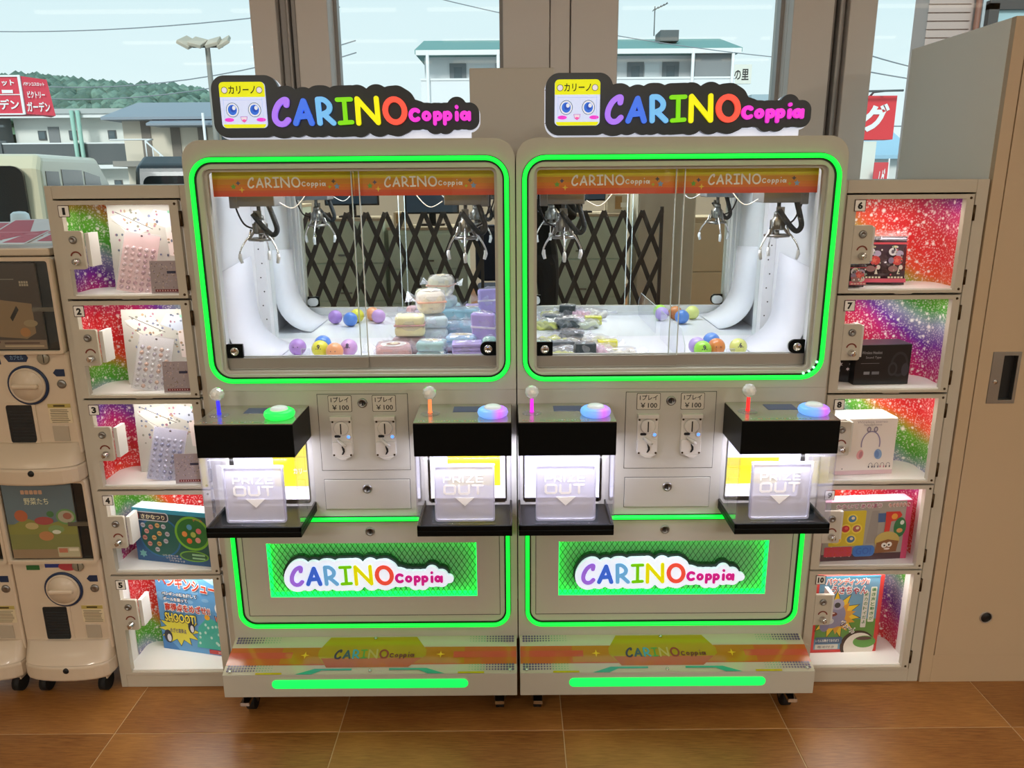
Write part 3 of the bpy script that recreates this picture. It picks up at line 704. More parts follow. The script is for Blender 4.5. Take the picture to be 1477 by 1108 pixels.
B().box(.4335, .828, -.002, .016, dz0, dz1).obj('door', cb, t)
b = B(); b.ring([(hx0, hz0), (hx1, hz0), (hx1, hz1), (hx0, hz1)], [(hx0 + .03, hz0 + .01), (hx1 - .008, hz0 + .01), (hx1 - .008, hz1 - .01), (hx0 + .03, hz1 - .01)], -.004, .012); h = b.obj('handle_recess', M['steel'], door, bev=.001)
B().box(hx0 + .03, hx1 - .008, .011, .016, hz0 + .01, hz1 - .01).obj('recess_back', M['blackm'], door)
B().lathe([(.006, 0), (.006, .002), (.003, .003), (.0002, .003)], (hx0 + .015, -.004, (hz0 + hz1) / 2 - .01), 'Y', 14).obj('key_cylinder', M['chrome'], door)
b = B(); b.ring(ellipse(qx, qz, .018, .018), ellipse(qx, qz, .0152, .0152), -.0045, .0); b.obj('hole_rim', M['alu'], door)
B().lathe([(.0155, 0), (.0155, .0012), (.0005, .0008)], (qx, -.002, qz), 'Y').obj('hole_back', M['blackm'], door)

# pale board standing between and behind the two machines
t = thing('panel_board', (.006, 2.44, 0), 'plain beige board rising behind the gap between the two signs', 'board')
B().box(-.125, .125, 0, .02, 0, 1.741).obj('board', mat('beige_board', '#cabfae', .6), t, bev=.003)
B().box(-.115, .115, -.0, .10, 0, .02).obj('foot', M['alu'], t)

# ================================================================ LOGO STROKES
def bez(P, n=14):
    """catmull-rom through points"""
    Q = []
    for i in range(len(P) - 1):
        p0 = P[max(i - 1, 0)]; p1 = P[i]; p2 = P[i + 1]; p3 = P[min(i + 2, len(P) - 1)]
        for k in range(n):
            t = k / n
            Q.append(tuple(.5 * ((2 * p1[j]) + (-p0[j] + p2[j]) * t + (2 * p0[j] - 5 * p1[j] + 4 * p2[j] - p3[j]) * t * t + (-p0[j] + 3 * p1[j] - 3 * p2[j] + p3[j]) * t ** 3) for j in (0, 1)))
    Q.append(P[-1]); return Q
def el(cx, cy, rx, ry, tilt=0, n=22): return ellipse(cx, cy, rx, ry, n, tilt=tilt) + [ellipse(cx, cy, rx, ry, n, tilt=tilt)[0]]
# glyph skeletons, y down, 1 unit = 1/3.887 photo pixel of the lit sign
GL = [
 ('C', '#ab78ff', 17, [bez([(203, 592), (205, 566), (185, 568), (158, 590), (137, 630), (135, 668), (155, 692), (185, 692), (208, 672)], 5)]),
 ('A', '#3f74f2', 17, [[(250, 690), (300, 572), (340, 690)], [(268, 655), (328, 650)]]),
 ('R', '#74c0fb', 16, [[(381, 565), (386, 690)], bez([(381, 564), (415, 566), (444, 595), (436, 628), (390, 648)], 5), [(410, 642), (463, 690)]]),
 ('I', '#7fe000', 13, [[(490, 566), (566, 564)], [(529, 566), (532, 688)], [(499, 690), (567, 686)]]),
 ('N', '#f4f400', 15, [[(605, 692), (602, 562), (716, 690), (710, 560)]]),
 ('O', '#ff5a46', 17, [el(812, 627, 54, 62, -.25)]),
]
GC = [
 ('c', 11.5, [[(925 + 26 * math.cos(a), 650 + 27 * math.sin(a)) for a in [R(-48 - q * 16.5) for q in range(17)]]]),
 ('o', 10.5, [el(989, 656, 17, 18)]),
 ('p', 10.5, [[(1036, 640), (1036, 698)], el(1052, 656, 16, 17)]),
 ('p', 10.5, [[(1092, 640), (1092, 698)], el(1108, 656, 16, 17)]),
 ('i', 11, [[(1160, 640), (1160, 676)], [(1160, 609), (1160.1, 609)]]),
 ('a', 10.5, [el(1203, 656, 16, 17), [(1230, 640), (1230, 676)]]),
]
def logo(tf, y0, y1, parent, cols=None, cop='#f23ae0', em=0., thin=1., name='letter', rough=.35):
    for (ch, c, r, S) in GL:
        b = B()
        for s in S: b.stroke([tf(*p) for p in s], r * thin * tf.k, y0, y1)
        c2 = cols or c
        b.obj(name, mat('logo_' + ch, c2, rough, em=em, emc=c2), parent, fix=False)
    b = B()
    for (ch, r, S) in GC:
        for s in S: b.stroke([tf(*p) for p in s], r * .96 * tf.k, y0, y1, seg=10)
    c2 = cols or cop
    b.obj(name, mat('logo_small', c2, rough, em=em, emc=c2), parent, fix=False)
def TF(x0, z0, k, kz=None):
    f = lambda x, y: (x0 + (x - 118) * k, z0 + (705 - y) * (kz or k))
    f.k = k; return f
def logo_caps(tf, ra, rb):
    C = []
    for (ch, c, r, S) in GL:
        for s in S:
            for a, b_ in zip(s[::2] + [s[-1]], (s[::2] + [s[-1]])[1:]) if len(s) > 6 else zip(s, s[1:]):
                A_, B_ = tf(*a), tf(*b_); C.append((*A_, *B_, ra * tf.k))
    for (ch, r, S) in GC:
        for s in S:
            for a, b_ in zip(s, s[1:]) if len(s) < 4 else zip(s[::3], s[3::3]):
                A_, B_ = tf(*a), tf(*b_); C.append((*A_, *B_, rb * tf.k))
    return C

# ================================================================ CLAW MACHINES
MY = 1.92
pearl = mat('glossy_white_plastic', '#d8d4ca', .25, coat=.3)
YEL = '#e9e600'
def stepprint(t):
    """printed acrylic sheet on the sloping step"""
    S = .1256; p = Print(0, .12); c = M
    p.rect(-.392, .392, 0, S, '#bdb8a0'); p.up()
    p.rect(-.392, .392, .030, .088, '#b8642c'); p.up().rect(-.25, .25, .034, .088, '#b07a20').up()
    p.rect(-.392, -.22, .052, .072, '#c0583c').rect(.22, .392, .052, .072, '#c0583c').up()
    p.poly([(-.155, .125), (-.112, .125), (.112, .125), (.155, .125)], '#c9a90e')
    p.poly([(-.12, .022), (.1, .022), (.145, .06), (.145, .078), (.115, .122), (-.125, .122), (-.15, .078), (-.15, .06)], '#a89820').up()
    p.poly([(-.12, .022), (.1, .022), (.135, .052), (-.14, .052)], '#b06030').up()
    for s in (-1, 1):
        p.poly([(s * .2, .0), (s * .155, .0), (s * .13, .012), (s * .05, .012), (s * .05, .018), (s * .15, .018)][::s if s > 0 else -1], '#3fa98e')
        p.poly(star(s * .185, .062, .012, 4, .3), '#e8c930')
        p.rect(s * .27 - .035, s * .27 + .035, 0, .006, '#b7a813')
        for i in range(16):
            for j in range(3):
                r_ = .0036 - .00015 * i
                for z_ in (.012, .105): p.ell(s * (.382 - i * .0078), z_ + j * .0078 + (.0039 if i % 2 else 0) * 0, r_, r_, '#625a78' if i < 10 else '#78a88a', 8)
    o = p.done(t, 'step_print'); T = TF(-.105, .048, .000195, .00021)
    o.location = (0, -.1205, .1542); o.rotation_euler = (R(-73), 0, 0)
    for ch, cc, r_, SS in GL:
        b = B()
        for q in SS: b.stroke([T(*z) for z in q], r_ * .8 * T.k, -.0016, -.0012, seg=8)
        b.obj('printed_letter', mat('dim_' + ch, {'C': '#3f3a50', 'A': '#3a5a68', 'R': '#3fa0b0', 'I': '#4aa040', 'N': '#b8b060', 'O': '#8a3c28'}[ch], .4), o, fix=False)
    b = B()
    for ch, r_, SS in GC:
        for q in SS: b.stroke([T(*z) for z in q], r_ * .8 * T.k, -.0016, -.0012, seg=8)
    b.obj('printed_letter', mat('dim_small', '#6a3428', .4), o, fix=False)
    for q in ((-.375, .01), (.375, .01), (0, .01), (0, .118)):
        B().lathe([(.005, 0), (.004, .0018), (.0015, .0022), (.0015, .0012), (.0002, .0012)], (q[0], -.0016, q[1]), 'Y', 12).obj('screw', M['chrome'], o)

PZ = {  # techno letters on a 0..1 x 0..1 grid
 'P': [[(0, 0), (0, 1), (.85, 1), (1, .85), (1, .5), (.85, .38), (.0, .38)]],
 'R': [[(0, 0), (0, 1), (.85, 1), (1, .85), (1, .5), (.85, .38), (.0, .38)], [(.5, .38), (1, 0)]],
 'I': [[(.5, 0), (.5, 1)]],
 'Z': [[(0, 1), (1, 1), (0, 0), (1, 0)]],
 'E': [[(1, 1), (0, 1), (0, 0), (1, 0)], [(0, .5), (.9, .5)]],
 'O': [[(.15, 0), (0, .15), (0, .85), (.15, 1), (.85, 1), (1, .85), (1, .15), (.85, 0), (.15, 0)]],
 'U': [[(0, 1), (0, .15), (.15, 0), (.85, 0), (1, .15), (1, 1)]],
 'T': [[(0, 1), (1, 1)], [(.5, 1), (.5, 0)]],
}
def techno(word, xs, z0, h, r, y0, y1, m, parent):
    for ch, (a, b_) in zip(word, xs):
        b = B()
        for s in PZ[ch]: b.stroke([(a + r + (b_ - a - 2 * r) * u, z0 + r + (h - 2 * r) * v) for u, v in s], r, y0, y1, seg=8)
        b.obj('prize_out_letter', m, parent, fix=False)

def keylock(t, x, z, y=0., r=.0125):
    o = B().lathe([(r, -.001), (r, .002), (r * .8, .0045), (r * .72, .0035), (r * .55, .0035), (r * .55, .002), (.0003, .002)], (x, y, z), 'Y').obj('key_lock', M['steel'], t)
    B().box(x - .0012, x + .0012, y - .0045, y - .002, z - .005, z + .005).obj('keyhole', M['blackm'], o)
    return o
def outline(b, x0, x1, z0, z1, y, w_=.0012, m=0):
    b.box(x0 - w_, x1 + w_, y, y + .001, z1, z1 + w_, m); b.box(x0 - w_, x1 + w_, y, y + .001, z0 - w_, z0, m)
    b.box(x0 - w_, x0, y, y + .001, z0, z1, m); b.box(x1, x1 + w_, y, y + .001, z0, z1, m)

def coin_unit(t, x):
    u = B()
    u.box(x - .027, x + .027, -.014, 0, .827, .838)
    u.box(x - .027, x + .027, -.005, 0, .735, .827)
    u.lathe([(.0195, 0), (.0195, .003), (.018, .006), (.0005, .007)], (x, -.005, .805), 'Y')
    u.prism(rrect(x - .026, x + .026, .728, .768, .005, 4), -.010, 0)
    u.prism([(x - .018, .728), (x - .005, .720), (x + .008, .719), (x + .02, .728)], -.012, 0)
    o = u.obj('coin_mechanism', pearl, t, bev=.0012)
    B().box(x - .0014, x + .0014, -.0128, -.0115, .791, .819).obj('coin_slot', M['blackm'], o)
    B().prism(rrect(x - .019, x - .003, .7795, .7865, .003, 4), -.0058, -.004).obj('reject_button', M['blackm'], o)
    B().sphere((x + .018, -.006, .782), .0048, 2).obj('blue_lamp', mat('blue_led', '#5f9cff', .3, em=1.6, emc='#4f8dff'), o)
    B().lathe([(.0075, 0), (.0075, .002), (.006, .003), (.0004, .003)], (x + .018, -.005, .782), 'Y', 14).obj('lamp_bezel', pearl, o)
    B().tube([(x - .011, -.009, .776), (x + .004, -.016, .764), (x + .012, -.014, .759)], [.004, .0045, .003], 8).obj('return_lever', pearl, o)
    B().prism([(x + .001, .757), (x + .006, .750), (x + .0065, .742), (x + .002, .735), (x - .002, .7345), (x + .002, .744), (x - .001, .757)], -.0125, -.0095).obj('return_slot', M['blackm'], o)
    for a, z_ in ((-.022, .822), (.022, .822), (-.022, .733), (.022, .733)):
        B().lathe([(.003, 0), (.002, .0015), (.0002, .0016)], (x + a, -.005 if z_ > .8 else -.0105, z_), 'Y', 8).obj('screw', M['brass'], o)

def control_box(t, x, ledc, bcol, prizes):
    h = .1175; D = .160
    b = B(); b.box(x - h, x + h, -D, 0, .782, .8655); box = b.obj('control_box', M['black'], t, bev=.002)
    B().box(x - h + .001, x + h - .001, -D + .001, -.002, .8656, .8675).obj('top_plate', mat('mirror_print_plate', '#c4c0b4', .2, .7), box)
    jx, jy = x - .083, -.085
    B().lathe([(.024, .8676), (.024, .8690), (.02, .8700), (.0005, .87)], (jx, jy, 0), 'Z').obj('joystick_disc', M['acryl'], box)
    B().lathe([(.0058, .87), (.0046, .875), (.0046, .895), (.004, .907), (.0005, .908)], (jx, jy, 0), 'Z').obj('joystick_shaft', mat('lit_shaft_' + ledc, ledc, .3, em=.9, emc=ledc), box)
    s = B(); s.sphere((jx, jy, .921), .0175, 2); jo = s.obj('joystick_ball', mat('crystal_ball', '#f4f8f6', .1, .15, coat=1.), box)
    for f_ in jo.data.polygons: f_.use_smooth = False
    B().box(x - .028, x + .045, -.072, -.028, .8676, .8684).obj('screen', mat('dark_blue_screen', '#33435e', .1, em=.1, emc='#5870b0'), box)
    bx, by = x + .072, -.105
    B().lathe([(.030, .8676), (.0355, .871), (.0375, .877), (.0355, .8835), (.031, .887), (.0005, .887)], (bx, by, 0), 'Z', 32).obj('button_ring', bcol, box)
    B().lathe([(.0215, .8871), (.0215, .889), (.0195, .8925), (.012, .895), (.0005, .8955)], (bx, by, 0), 'Z', 28).obj('button_cap', mat('white_button', '#e8f2f4', .2, em=.15, emc='#ffffff'), box)
    p = Print(0); rn = random.Random(int(x * 999))
    for q in range(26):
        a = -.105 + q * .0062; p.poly(star(a, rn.uniform(0, .004), rn.uniform(.0016, .0032), 4, .5), rn.choice(['#d8d040', '#e08050', '#c0c0c8', '#70b070']))
    o = p.done(box, 'printed_signs'); o.location = (x, -D + .012, .8679); o.rotation_euler = (R(-90), 0, 0)
    # clear chamber with frosted flap, black tray
    tr_ = B(); tr_.box(x - h, x + h, -D, 0, .572, .587); tr_.box(x - h, x + h, -D, -D + .006, .587, .600); tr_.box(x - h, x - h + .006, -D, 0, .587, .600); tr_.box(x + h - .006, x + h, -D, 0, .587, .600)
    tr_.obj('prize_tray', M['black'], t, bev=.0015)
    for e0 in (x - h + .0005, x + h - .0045): B().box(e0, e0 + .004, -D + .002, -.001, .600, .7815).obj('side_screen', M['acryl'], t)
    fp = B(); fp.ring([(x - h + .001, .6005), (x + h - .001, .6005), (x + h - .001, .7815), (x - h + .001, .7815)], [(x - .078, .604), (x + .078, .604), (x + .078, .764), (x - .078, .764)], -D + .004, -D + .007)
    fp.obj('front_screen', clear('thin_clear', '#f8f8fc', body=.02), t)
    fy = -.125
    f = B().prism(rrect(x - .0735, x + .0735, .600, .747, .006, 4), fy, fy + .004).obj('prize_flap', M['frost'], t)
    e_ = B(); e_.ring(rrect(x - .0745, x + .0745, .599, .748, .007, 4), rrect(x - .071, x + .071, .6035, .7445, .005, 4), fy - .006, fy + .006); e_.tube([(x - .076, fy, .7475), (x + .076, fy, .7475)], .003, 8)
    e_.obj('flap_rim', clear('milky_rim', '#f0f0fa', body=.45, bodycol='#e9e9f4', rough=.2), f)
    lw = mat('frost_letter', '#ffffff', .5)
    X = lambda a, b_: (x + a, x + b_)
    techno('PRIZE', [X(-.053, -.033), X(-.0295, -.0095), X(-.0085, .001), X(.003, .0245), X(.028, .048)], .7005, .0225, .0021, fy - .0012, fy - .0004, lw, f)
    techno('OUT', [X(-.053, -.0205), X(-.0165, .014), X(.0175, .048)], .6685, .028, .003, fy - .0012, fy - .0004, lw, f)
    B().prism([(x - .024, .661), (x, .638), (x + .024, .661)][::1], fy - .0012, fy - .0004).obj('arrow_mark', lw, f)
    # lit white well behind, in the body
    area('well_light', (x, -.07, .7805), (0, 0, 0), .19, .15, 1.2, (.88, .87, 1), t)
    area('front_strip_light', (x, -.152, .778), (R(28), 0, 0), .19, .012, .30, (.9, .9, 1), t)
    pr = Print(.0935); a, c_, z0, z1 = prizes
    if c_ > a:
        pr.rect(x + a, x + c_, z0, z1, '#e8d800').up(); pr.rect(x + a, x + c_, z0 + (z1 - z0) * .55, z0 + (z1 - z0) * .56, '#9a9030'); pr.rect(x + a, x + c_, z1 - (z1 - z0) * .3, z1 - (z1 - z0) * .06, '#d9c81a')
        pr.done(t, 'yellow_sticker')
        if c_ - a > .1: text('カリーノ', .05, .016, x + c_ - .04, z0 + .045, .092, wht, t, bold=.03, name='sticker_lettering')

def sign(t, mx):
    s = thing('lit_sign', (mx, MY + .05, 1.5215), '', 'sign')
    T = TF(-.1855, 1.553 - 1.5215, .000425); zo = 1.5215
    caps = logo_caps(T, 76, 56)
    sq = [(-.3276 + .033, 1.5275 - zo + .033, -.205, 1.5275 - zo + .033, .033), (-.3276 + .033, 1.669 - zo - .033, -.2, 1.669 - zo - .033, .033), (-.3276 + .033, 1.5275 - zo + .033, -.3276 + .033, 1.669 - zo - .033, .033), (-.262, 1.598 - zo, -.21, 1.598 - zo, .06), (-.2, 1.575 - zo, .2, 1.575 - zo, .02)]
    allc = caps + sq
    sdf_plate('black_plate', allc, .0028, 0, .016, mat('sign_black', '#2a3236', .35), s)
    glow = mat('sign_halo_white', '#eef2fb', .5, em=.55, emc='#e8eeff')
    sdf_plate('halo_plate', [(a, b_ - .003, c_, d_ - .003, r_ + .0012) for a, b_, c_, d_, r_ in allc], .0045, .019, .034, glow, s)
    b = B(); b.box(-.30, .29, .017, .036, -.0008, .02); b.obj('halo_mount_rail', glow, s)  # mounting rail, made to glow as the sign's white halo reflection
    logo(T, -.008, 0, s, em=.62, thin=.88, name='lit_letter')
    x0, x1, z0, z1 = -.306, -.198, .028, .132
    fc = B().prism(rrect(x0, x1, z0, z1, .010, 5), -.006, 0).obj('face_panel', mat('face_white', '#c8d8ff', .4, em=.62, emc='#d4e0ff'), s)
    p = Print(-.0062, em=.55); r_ = .0095
    P = rrect(x0, x1, z1 - .034, z1, (0, 0, .010, .010), 5); p.poly(P, '#e9f000'); p.poly(rrect(x0 + .003, x1 - .003, z0, z0 + .0085, (.008, .008, 0, 0), 4), '#e9f000'); p.up()
    for a in (x0 + .0125, x1 - .0125): p.ell(a, z1 - .0185, .0078, .0078, '#6a6a30')
    p.up()
    for a in (x0 + .0125, x1 - .0125): p.ell(a, z1 - .0185, .0062, .0062, '#e6e4f4')
    for a in (x0 + .008, x1 - .008): p.rect(a - .0003, a + .0003, z0 + .012, z1 - .036, '#9aa0cc')
    p.rect(x0 + .006, x1 - .006, z1 - .0405, z1 - .040, '#9aa0cc')
    for a in (x0 + .0275, x1 - .0275):
        p.y = -.0062; p.ell(a, z0 + .041, .0155, .0165, '#1c4060', 26); p.up().ell(a, z0 + .041, .0142, .0152, '#eaf2ff', 26)
        p.up().ell(a, z0 + .041, .0108, .0118, '#2f6fe0', 24); p.up().ell(a + .0015, z0 + .043, .0065, .0075, '#1d50c0', 18); p.up().ell(a + .004, z0 + .0455, .0042, .0048, '#e8f2ff', 14)
    p.y = -.0063
    for a in (x0 + .018, x1 - .0135): p.ell(a, z0 + .0185, .0115, .0046, '#f040d8')
    p.poly([(x0 + .045, z0 + .026), (x0 + .047, z0 + .017), (x0 + .0535, z0 + .012), (x0 + .060, z0 + .017), (x0 + .062, z0 + .026)], '#b060b0'); p.up().poly([(x0 + .0465, z0 + .0248), (x0 + .0482, z0 + .0178), (x0 + .0535, z0 + .0135), (x0 + .0588, z0 + .0178), (x0 + .0605, z0 + .0248)], '#f0e0f4').up().ell(x0 + .0535, z0 + .0165, .005, .0032, '#f060b0')
    p.done(fc, 'face_print')
    text('カリーノ', .064, .0185, (x0 + x1) / 2, z1 - .0178, -.0068, mat('olive_ink', '#3a3a08', .5), fc, bold=.02)
    return s

ledm = {'g': mat('button_green', '#30e860', .3, em=1.0, emc='#20e050'), 'v': None}
def rainbow_button():
    m = bpy.data.materials.new('button_rainbow_led'); m.use_nodes = True; n = m.node_tree.nodes; L = m.node_tree.links; b = n['Principled BSDF']
    t = n.new('ShaderNodeTexCoord'); g = n.new('ShaderNodeSeparateXYZ'); cr = n.new('ShaderNodeValToRGB'); L.new(t.outputs['Generated'], g.inputs[0]); L.new(g.outputs['X'], cr.inputs[0])
    e = cr.color_ramp.elements; e[0].position = .1; e[0].color = (*lin('#70b0ff'), 1); e[1].position = 1; e[1].color = (*lin('#a090ff'), 1); q = e.new(.72); q.color = (*lin('#d070ff'), 1); q = e.new(.45); q.color = (*lin('#80a8ff'), 1)
    L.new(cr.outputs[0], b.inputs['Base Color']); L.new(cr.outputs[0], b.inputs['Emission Color']); b.inputs['Emission Strength'].default_value = .75; b.inputs['Roughness'].default_value = .3
    return m
ledm['v'] = rainbow_button()

def machine(mx, boxes, label, outer, ridx):
    t = thing('claw_machine', (mx, MY, 0), label, 'claw machine')
    W = .3955; P_ = M['paint']; Bk = .475
    N8 = 8
    # ---- cabinet body
    b = B()
    O = rrect(-W, W, .905, 1.5205, (.002, .002, .048, .048), N8); I = rrect(-.352, .352, .948, 1.454, .016, N8)
    b.ring(O, I, 0, .02); I2 = rrect(-.3455, .3455, .954, 1.4475, .010, N8); b.ring(I, I2, .012, .030)
    b.obj('window_surround', P_, t)
    b = B()
    hx = [(bx - .1, bx + .1) for bx in boxes]
    xs = [-W, hx[0][0], hx[0][1], hx[1][0], hx[1][1], W]
    b.box(-W, W, 0, .02, .785, .9045)
    for a, c_ in ((xs[0], xs[1]), (xs[2], xs[3]), (xs[4], xs[5])): b.box(a, c_, 0, .02, .597, .785)
    b.box(-W, W, 0, .02, .5555, .597)
    b.obj('console_panel', P_, t)
    for a, c_ in hx:
        w_ = B(); w_.box(a, c_, .094, .1, .597, .785); w_.box(a - .004, a, .0, .1, .597, .785); w_.box(c_, c_ + .004, .0, .1, .597, .785); w_.box(a, c_, .0, .1, .785, .789); w_.box(a, c_, 0, .1, .593, .597)
        w_.obj('prize_well', mat('white_well', '#e6e6ee', .5), t)
    b = B(); b.ring([(-W, .188), (W, .188), (W, .555), (-W, .555)], [(-.285, .313), (.285, .313), (.285, .4765), (-.285, .4765)], 0, .02)
    b.obj('lower_panel', P_, t)
    b = B(); b.ring(rrect(-W, W, .188, 1.5205, (.002, .002, .048, .048), N8), rrect(-W + .012, W - .012, .200, 1.5035, (.002, .002, .036, .036), N8), .0202, Bk - .012); b.prism(rrect(-W, W, .188, 1.5205, (.002, .002, .048, .048), N8), Bk - .012, Bk); b.box(-W, W, 0, Bk, .180, .190)
    b.obj('body_shell', P_, t, bev=.003)
    # thin shadow gaps of the service doors
    b = B(); y = -.0006
    outline(b, -.1155, .1155, .688, .895, y); outline(b, -.1125, .1125, .578, .661, y); outline(b, -.347, .347, .258, .5385, y)
    b.obj('door_gap', M['dark'], t)
    B().box(-.1155, .1155, -.0015, .0, .688, .895).obj('coin_door', P_, t, bev=.0006)
    B().box(-.1125, .1125, -.0035, .0, .578, .661).obj('cash_drawer', P_, t, bev=.001)
    for z_, y_ in ((.872, -.0015), (.636, -.0035), (.511, 0)): keylock(t, 0, z_, y_)
    for x_ in (-.058, .0555):
        s = B().prism(rrect(x_ - .0305, x_ + .0305, .8485, .893, .003, 3), -.0024, -.0015).obj('price_sticker', mat('sticker_edge', '#4a4438', .6), t)
        B().prism(rrect(x_ - .0292, x_ + .0292, .8498, .8917, .0026, 3), -.0028, -.0022).obj('sticker_face', mat('sticker_ivory', '#cfc9ba', .5), s)
        text('1プレイ', .046, .0145, x_, .8815, -.0031, blk, s, bold=.015); text('￥100', .043, .0135, x_ + .001, .8605, -.0031, blk, s, bold=.015)
        coin_unit(t, x_)
    # ---- LED loops in a black channel
    def led(x1, z0, z1, r, nm):
        ch_ = B(); ch_.ring(rrect(-x1 - .0068, x1 + .0068, z0 - .0068, z1 + .0068, r + .0068, N8), rrect(-x1 + .0095, x1 - .0095, z0 + .0095, z1 - .0095, r - .0095, N8), -.0018, .0005)
        c_ = ch_.obj('led_channel', M['blackm'], t)
        P = [(p[0], -.0052, p[1]) for p in rrect(-x1, x1, z0, z1, r, N8)]
        B().tube(P, .0056, 10, closed=True).obj(nm, M['green'], t)
    led(.3755, .9325, 1.4755, .050, 'green_light_strip'); led(.3705, .2275, .5485, .042, 'green_light_strip')
    # ---- lit logo box with diamond mesh
    gm = mat('green_edge_light', '#20ff60', .5, em=2.6, emc='#10f050')
    b = B(); b.box(-.285, .285, .004, .03, .4745, .4765); b.box(-.285, .285, .004, .03, .313, .315); b.box(-.285, -.283, .004, .03, .315, .4745); b.box(.283, .285, .004, .03, .315, .4745); b.obj('edge_light', gm, t)
    B().box(-.285, .285, .03, .034, .313, .4765).obj('light_back', mat('pale_diffuser', '#8fc49c', .6, em=.03, emc='#10e850'), t)
    b = B(); sx, sz = .0148, .0235
    def clip(x0, z0, x1, z1):
        pts = [(x0, z0), (x1, z1)]
        t0, t1 = 0., 1.; dx, dz = x1 - x0, z1 - z0
        for p_, q_ in ((-dx, x0 + .283), (dx, .283 - x0), (-dz, z0 - .315), (dz, .4745 - z0)):
            if p_ < 0: t0 = max(t0, q_ / p_)
            elif p_ > 0: t1 = min(t1, q_ / p_)
        return None if t0 >= t1 else ((x0 + t0 * dx, z0 + t0 * dz), (x0 + t1 * dx, z0 + t1 * dz))
    HZ = .1595; run = HZ / sz * sx
    q = -.283 - run
    while q < .283:
        for s_ in (1, -1):
            c_ = clip(q if s_ > 0 else q + run, .315, q + run if s_ > 0 else q, .4745)
            if c_:
                (ax, az), (cx, cz) = c_; L_ = math.hypot(cx - ax, cz - az); nx, nz_ = -(cz - az) / L_ * .0005, (cx - ax) / L_ * .0005
                b.hexa([(ax - nx, .006, az - nz_), (cx - nx, .006, cz - nz_), (ax - nx, .0075, az - nz_), (cx - nx, .0075, cz - nz_), (ax + nx, .006, az + nz_), (cx + nx, .006, cz + nz_), (ax + nx, .0075, az + nz_), (cx + nx, .0075, cz + nz_)])
        q += sx
    b.obj('diamond_mesh', mat('dark_green_wire', '#0a3a18', .5), t, kind='stuff')
    T = TF(-.2245, .3545, .000372, .00040); caps = logo_caps(T, 58, 48)
    sdf_plate('logo_shadow_plate', [(a, b_ + .0045, c_, d_ + .0045, r_ + .0045) for a, b_, c_, d_, r_ in caps], .004, .0, .014, mat('logo_shadow_green', '#0c3220', .3), t)  # dark plate shaped as the shadow around the logo plate
    pl = sdf_plate('logo_plate', caps + [(-.19, .385, .21, .372, .012)], .0026, -.010, .0, mat('lit_white_acrylic', '#e6f2ff', .4, em=.62, emc='#e0eeff'), t)
    logo(T, -.0118, -.0102, pl, cop='#e0209a', em=.3, thin=.9, name='logo_letter')
    # ---- stepped base
    b = B(); b.prismx([(-.12, .085), (-.12, .153), (0, .1895), (0.01, .1895), (.46, .1895), (.46, .085)], -.393, .393); b.obj('base', P_, t, bev=.002)
    stepprint(t)
    b = B().prism(rrect(-.262, .262, .1125, .1385, .0128, 6), -.1235, -.119).obj('light_bar', M['greenbar'], t, bev=.002)
    for (x_, y_) in ((-.345, -.065), (.345, -.065), (-.345, .4), (.355, .4)):
        c_ = B(); c_.box(x_ - .02, x_ + .02, y_ - .02, y_ + .02, .078, .085); c_.prismx([(y_ - .02, .078), (y_ + .02, .078), (y_ + .03, .03), (y_ + .012, .022)], x_ - .016, x_ - .013); c_.prismx([(y_ - .02, .078), (y_ + .02, .078), (y_ + .03, .03), (y_ + .012, .022)], x_ + .013, x_ + .016)
        c_ = c_.obj('caster', M['steel'], t)
        B().cyl((x_ - .011, y_ + .018, .027), (x_ + .011, y_ + .018, .027), .027, seg=20).obj('wheel', M['rubber'], c_)
        B().box(x_ - .012, x_ + .012, y_ - .045, y_ - .01, .05, .06).obj('brake_pedal', M['chrome'], c_)
    # ---- inside of the playfield
    inn = M['paint_in']; G = .953
    B().box(-W + .012, W - .012, .03, Bk - .012, G - .012, G).obj('playfield', mat('white_playfield', '#e9eaf0', .35), t)
    b = B(); b.box(-W + .0125, -W + .02, .03, Bk - .03, G, 1.500); b.box(W - .02, W - .0125, .03, Bk - .03, G, 1.500); b.box(-W + .02, W - .02, .03, Bk - .03, 1.494, 1.502)
    b.obj('inner_wall', inn, t)
    b = B(); b.box(-W + .02, -.352, .030, .05, G, 1.494); b.box(.352, W - .02, .030, .05, G, 1.494); b.box(-.352, .352, .030, .0495, 1.4475, 1.494)
    b.box(-.352, .352, .050, .058, G + .0005, .986); b.box(-.352, .352, .058, .066, G + .0005, .966)
    b.obj('inner_frame', mat('bright_alu', '#dcdcdc', .35, .25), t)
    B().box(-W + .0205, W - .0205, .441, .444, G, 1.494).obj('back_mirror', M['mirror'], t)
    for s in (-1, 1):
        x_ = s * (W - .0205)
        p = B(); p.box(min(x_, x_ - s * .03), max(x_, x_ - s * .03), .405, .440, G, 1.494)
        pp = p.obj('perforated_post', mat('white_post', '#e4e6ea', .35), t)
        h_ = B()
        for q in range(11): h_.lathe([(.0022, 0), (.0001, .0004)], (x_ - s * (.012 if q % 2 else .019), .4048, 1.02 + q * .042), 'Y', 8)
        h_.obj('post_hole', M['dark'], pp, kind='stuff')
        a_ = B(); a_.box(min(x_, x_ - s * .02), max(x_, x_ - s * .02), .052, .078, G, 1.494); a_.box(min(x_, x_ - s * .012), max(x_, x_ - s * .012), .085, .1, G, 1.494); a_.obj('corner_profile', mat('bright_alu', '#dcdcdc', .35, .25), t)
    # gantry rails
    b = B(); b.box(-W + .021, W - .021, .19, .21, 1.455, 1.475); b.box(-.30, -.285, .052, .43, 1.475, 1.492); b.box(.285, .30, .052, .43, 1.475, 1.492); b.obj('gantry_rail', M['steel'], t)
    # sliding panes with bottom rails and locks
    gl = []
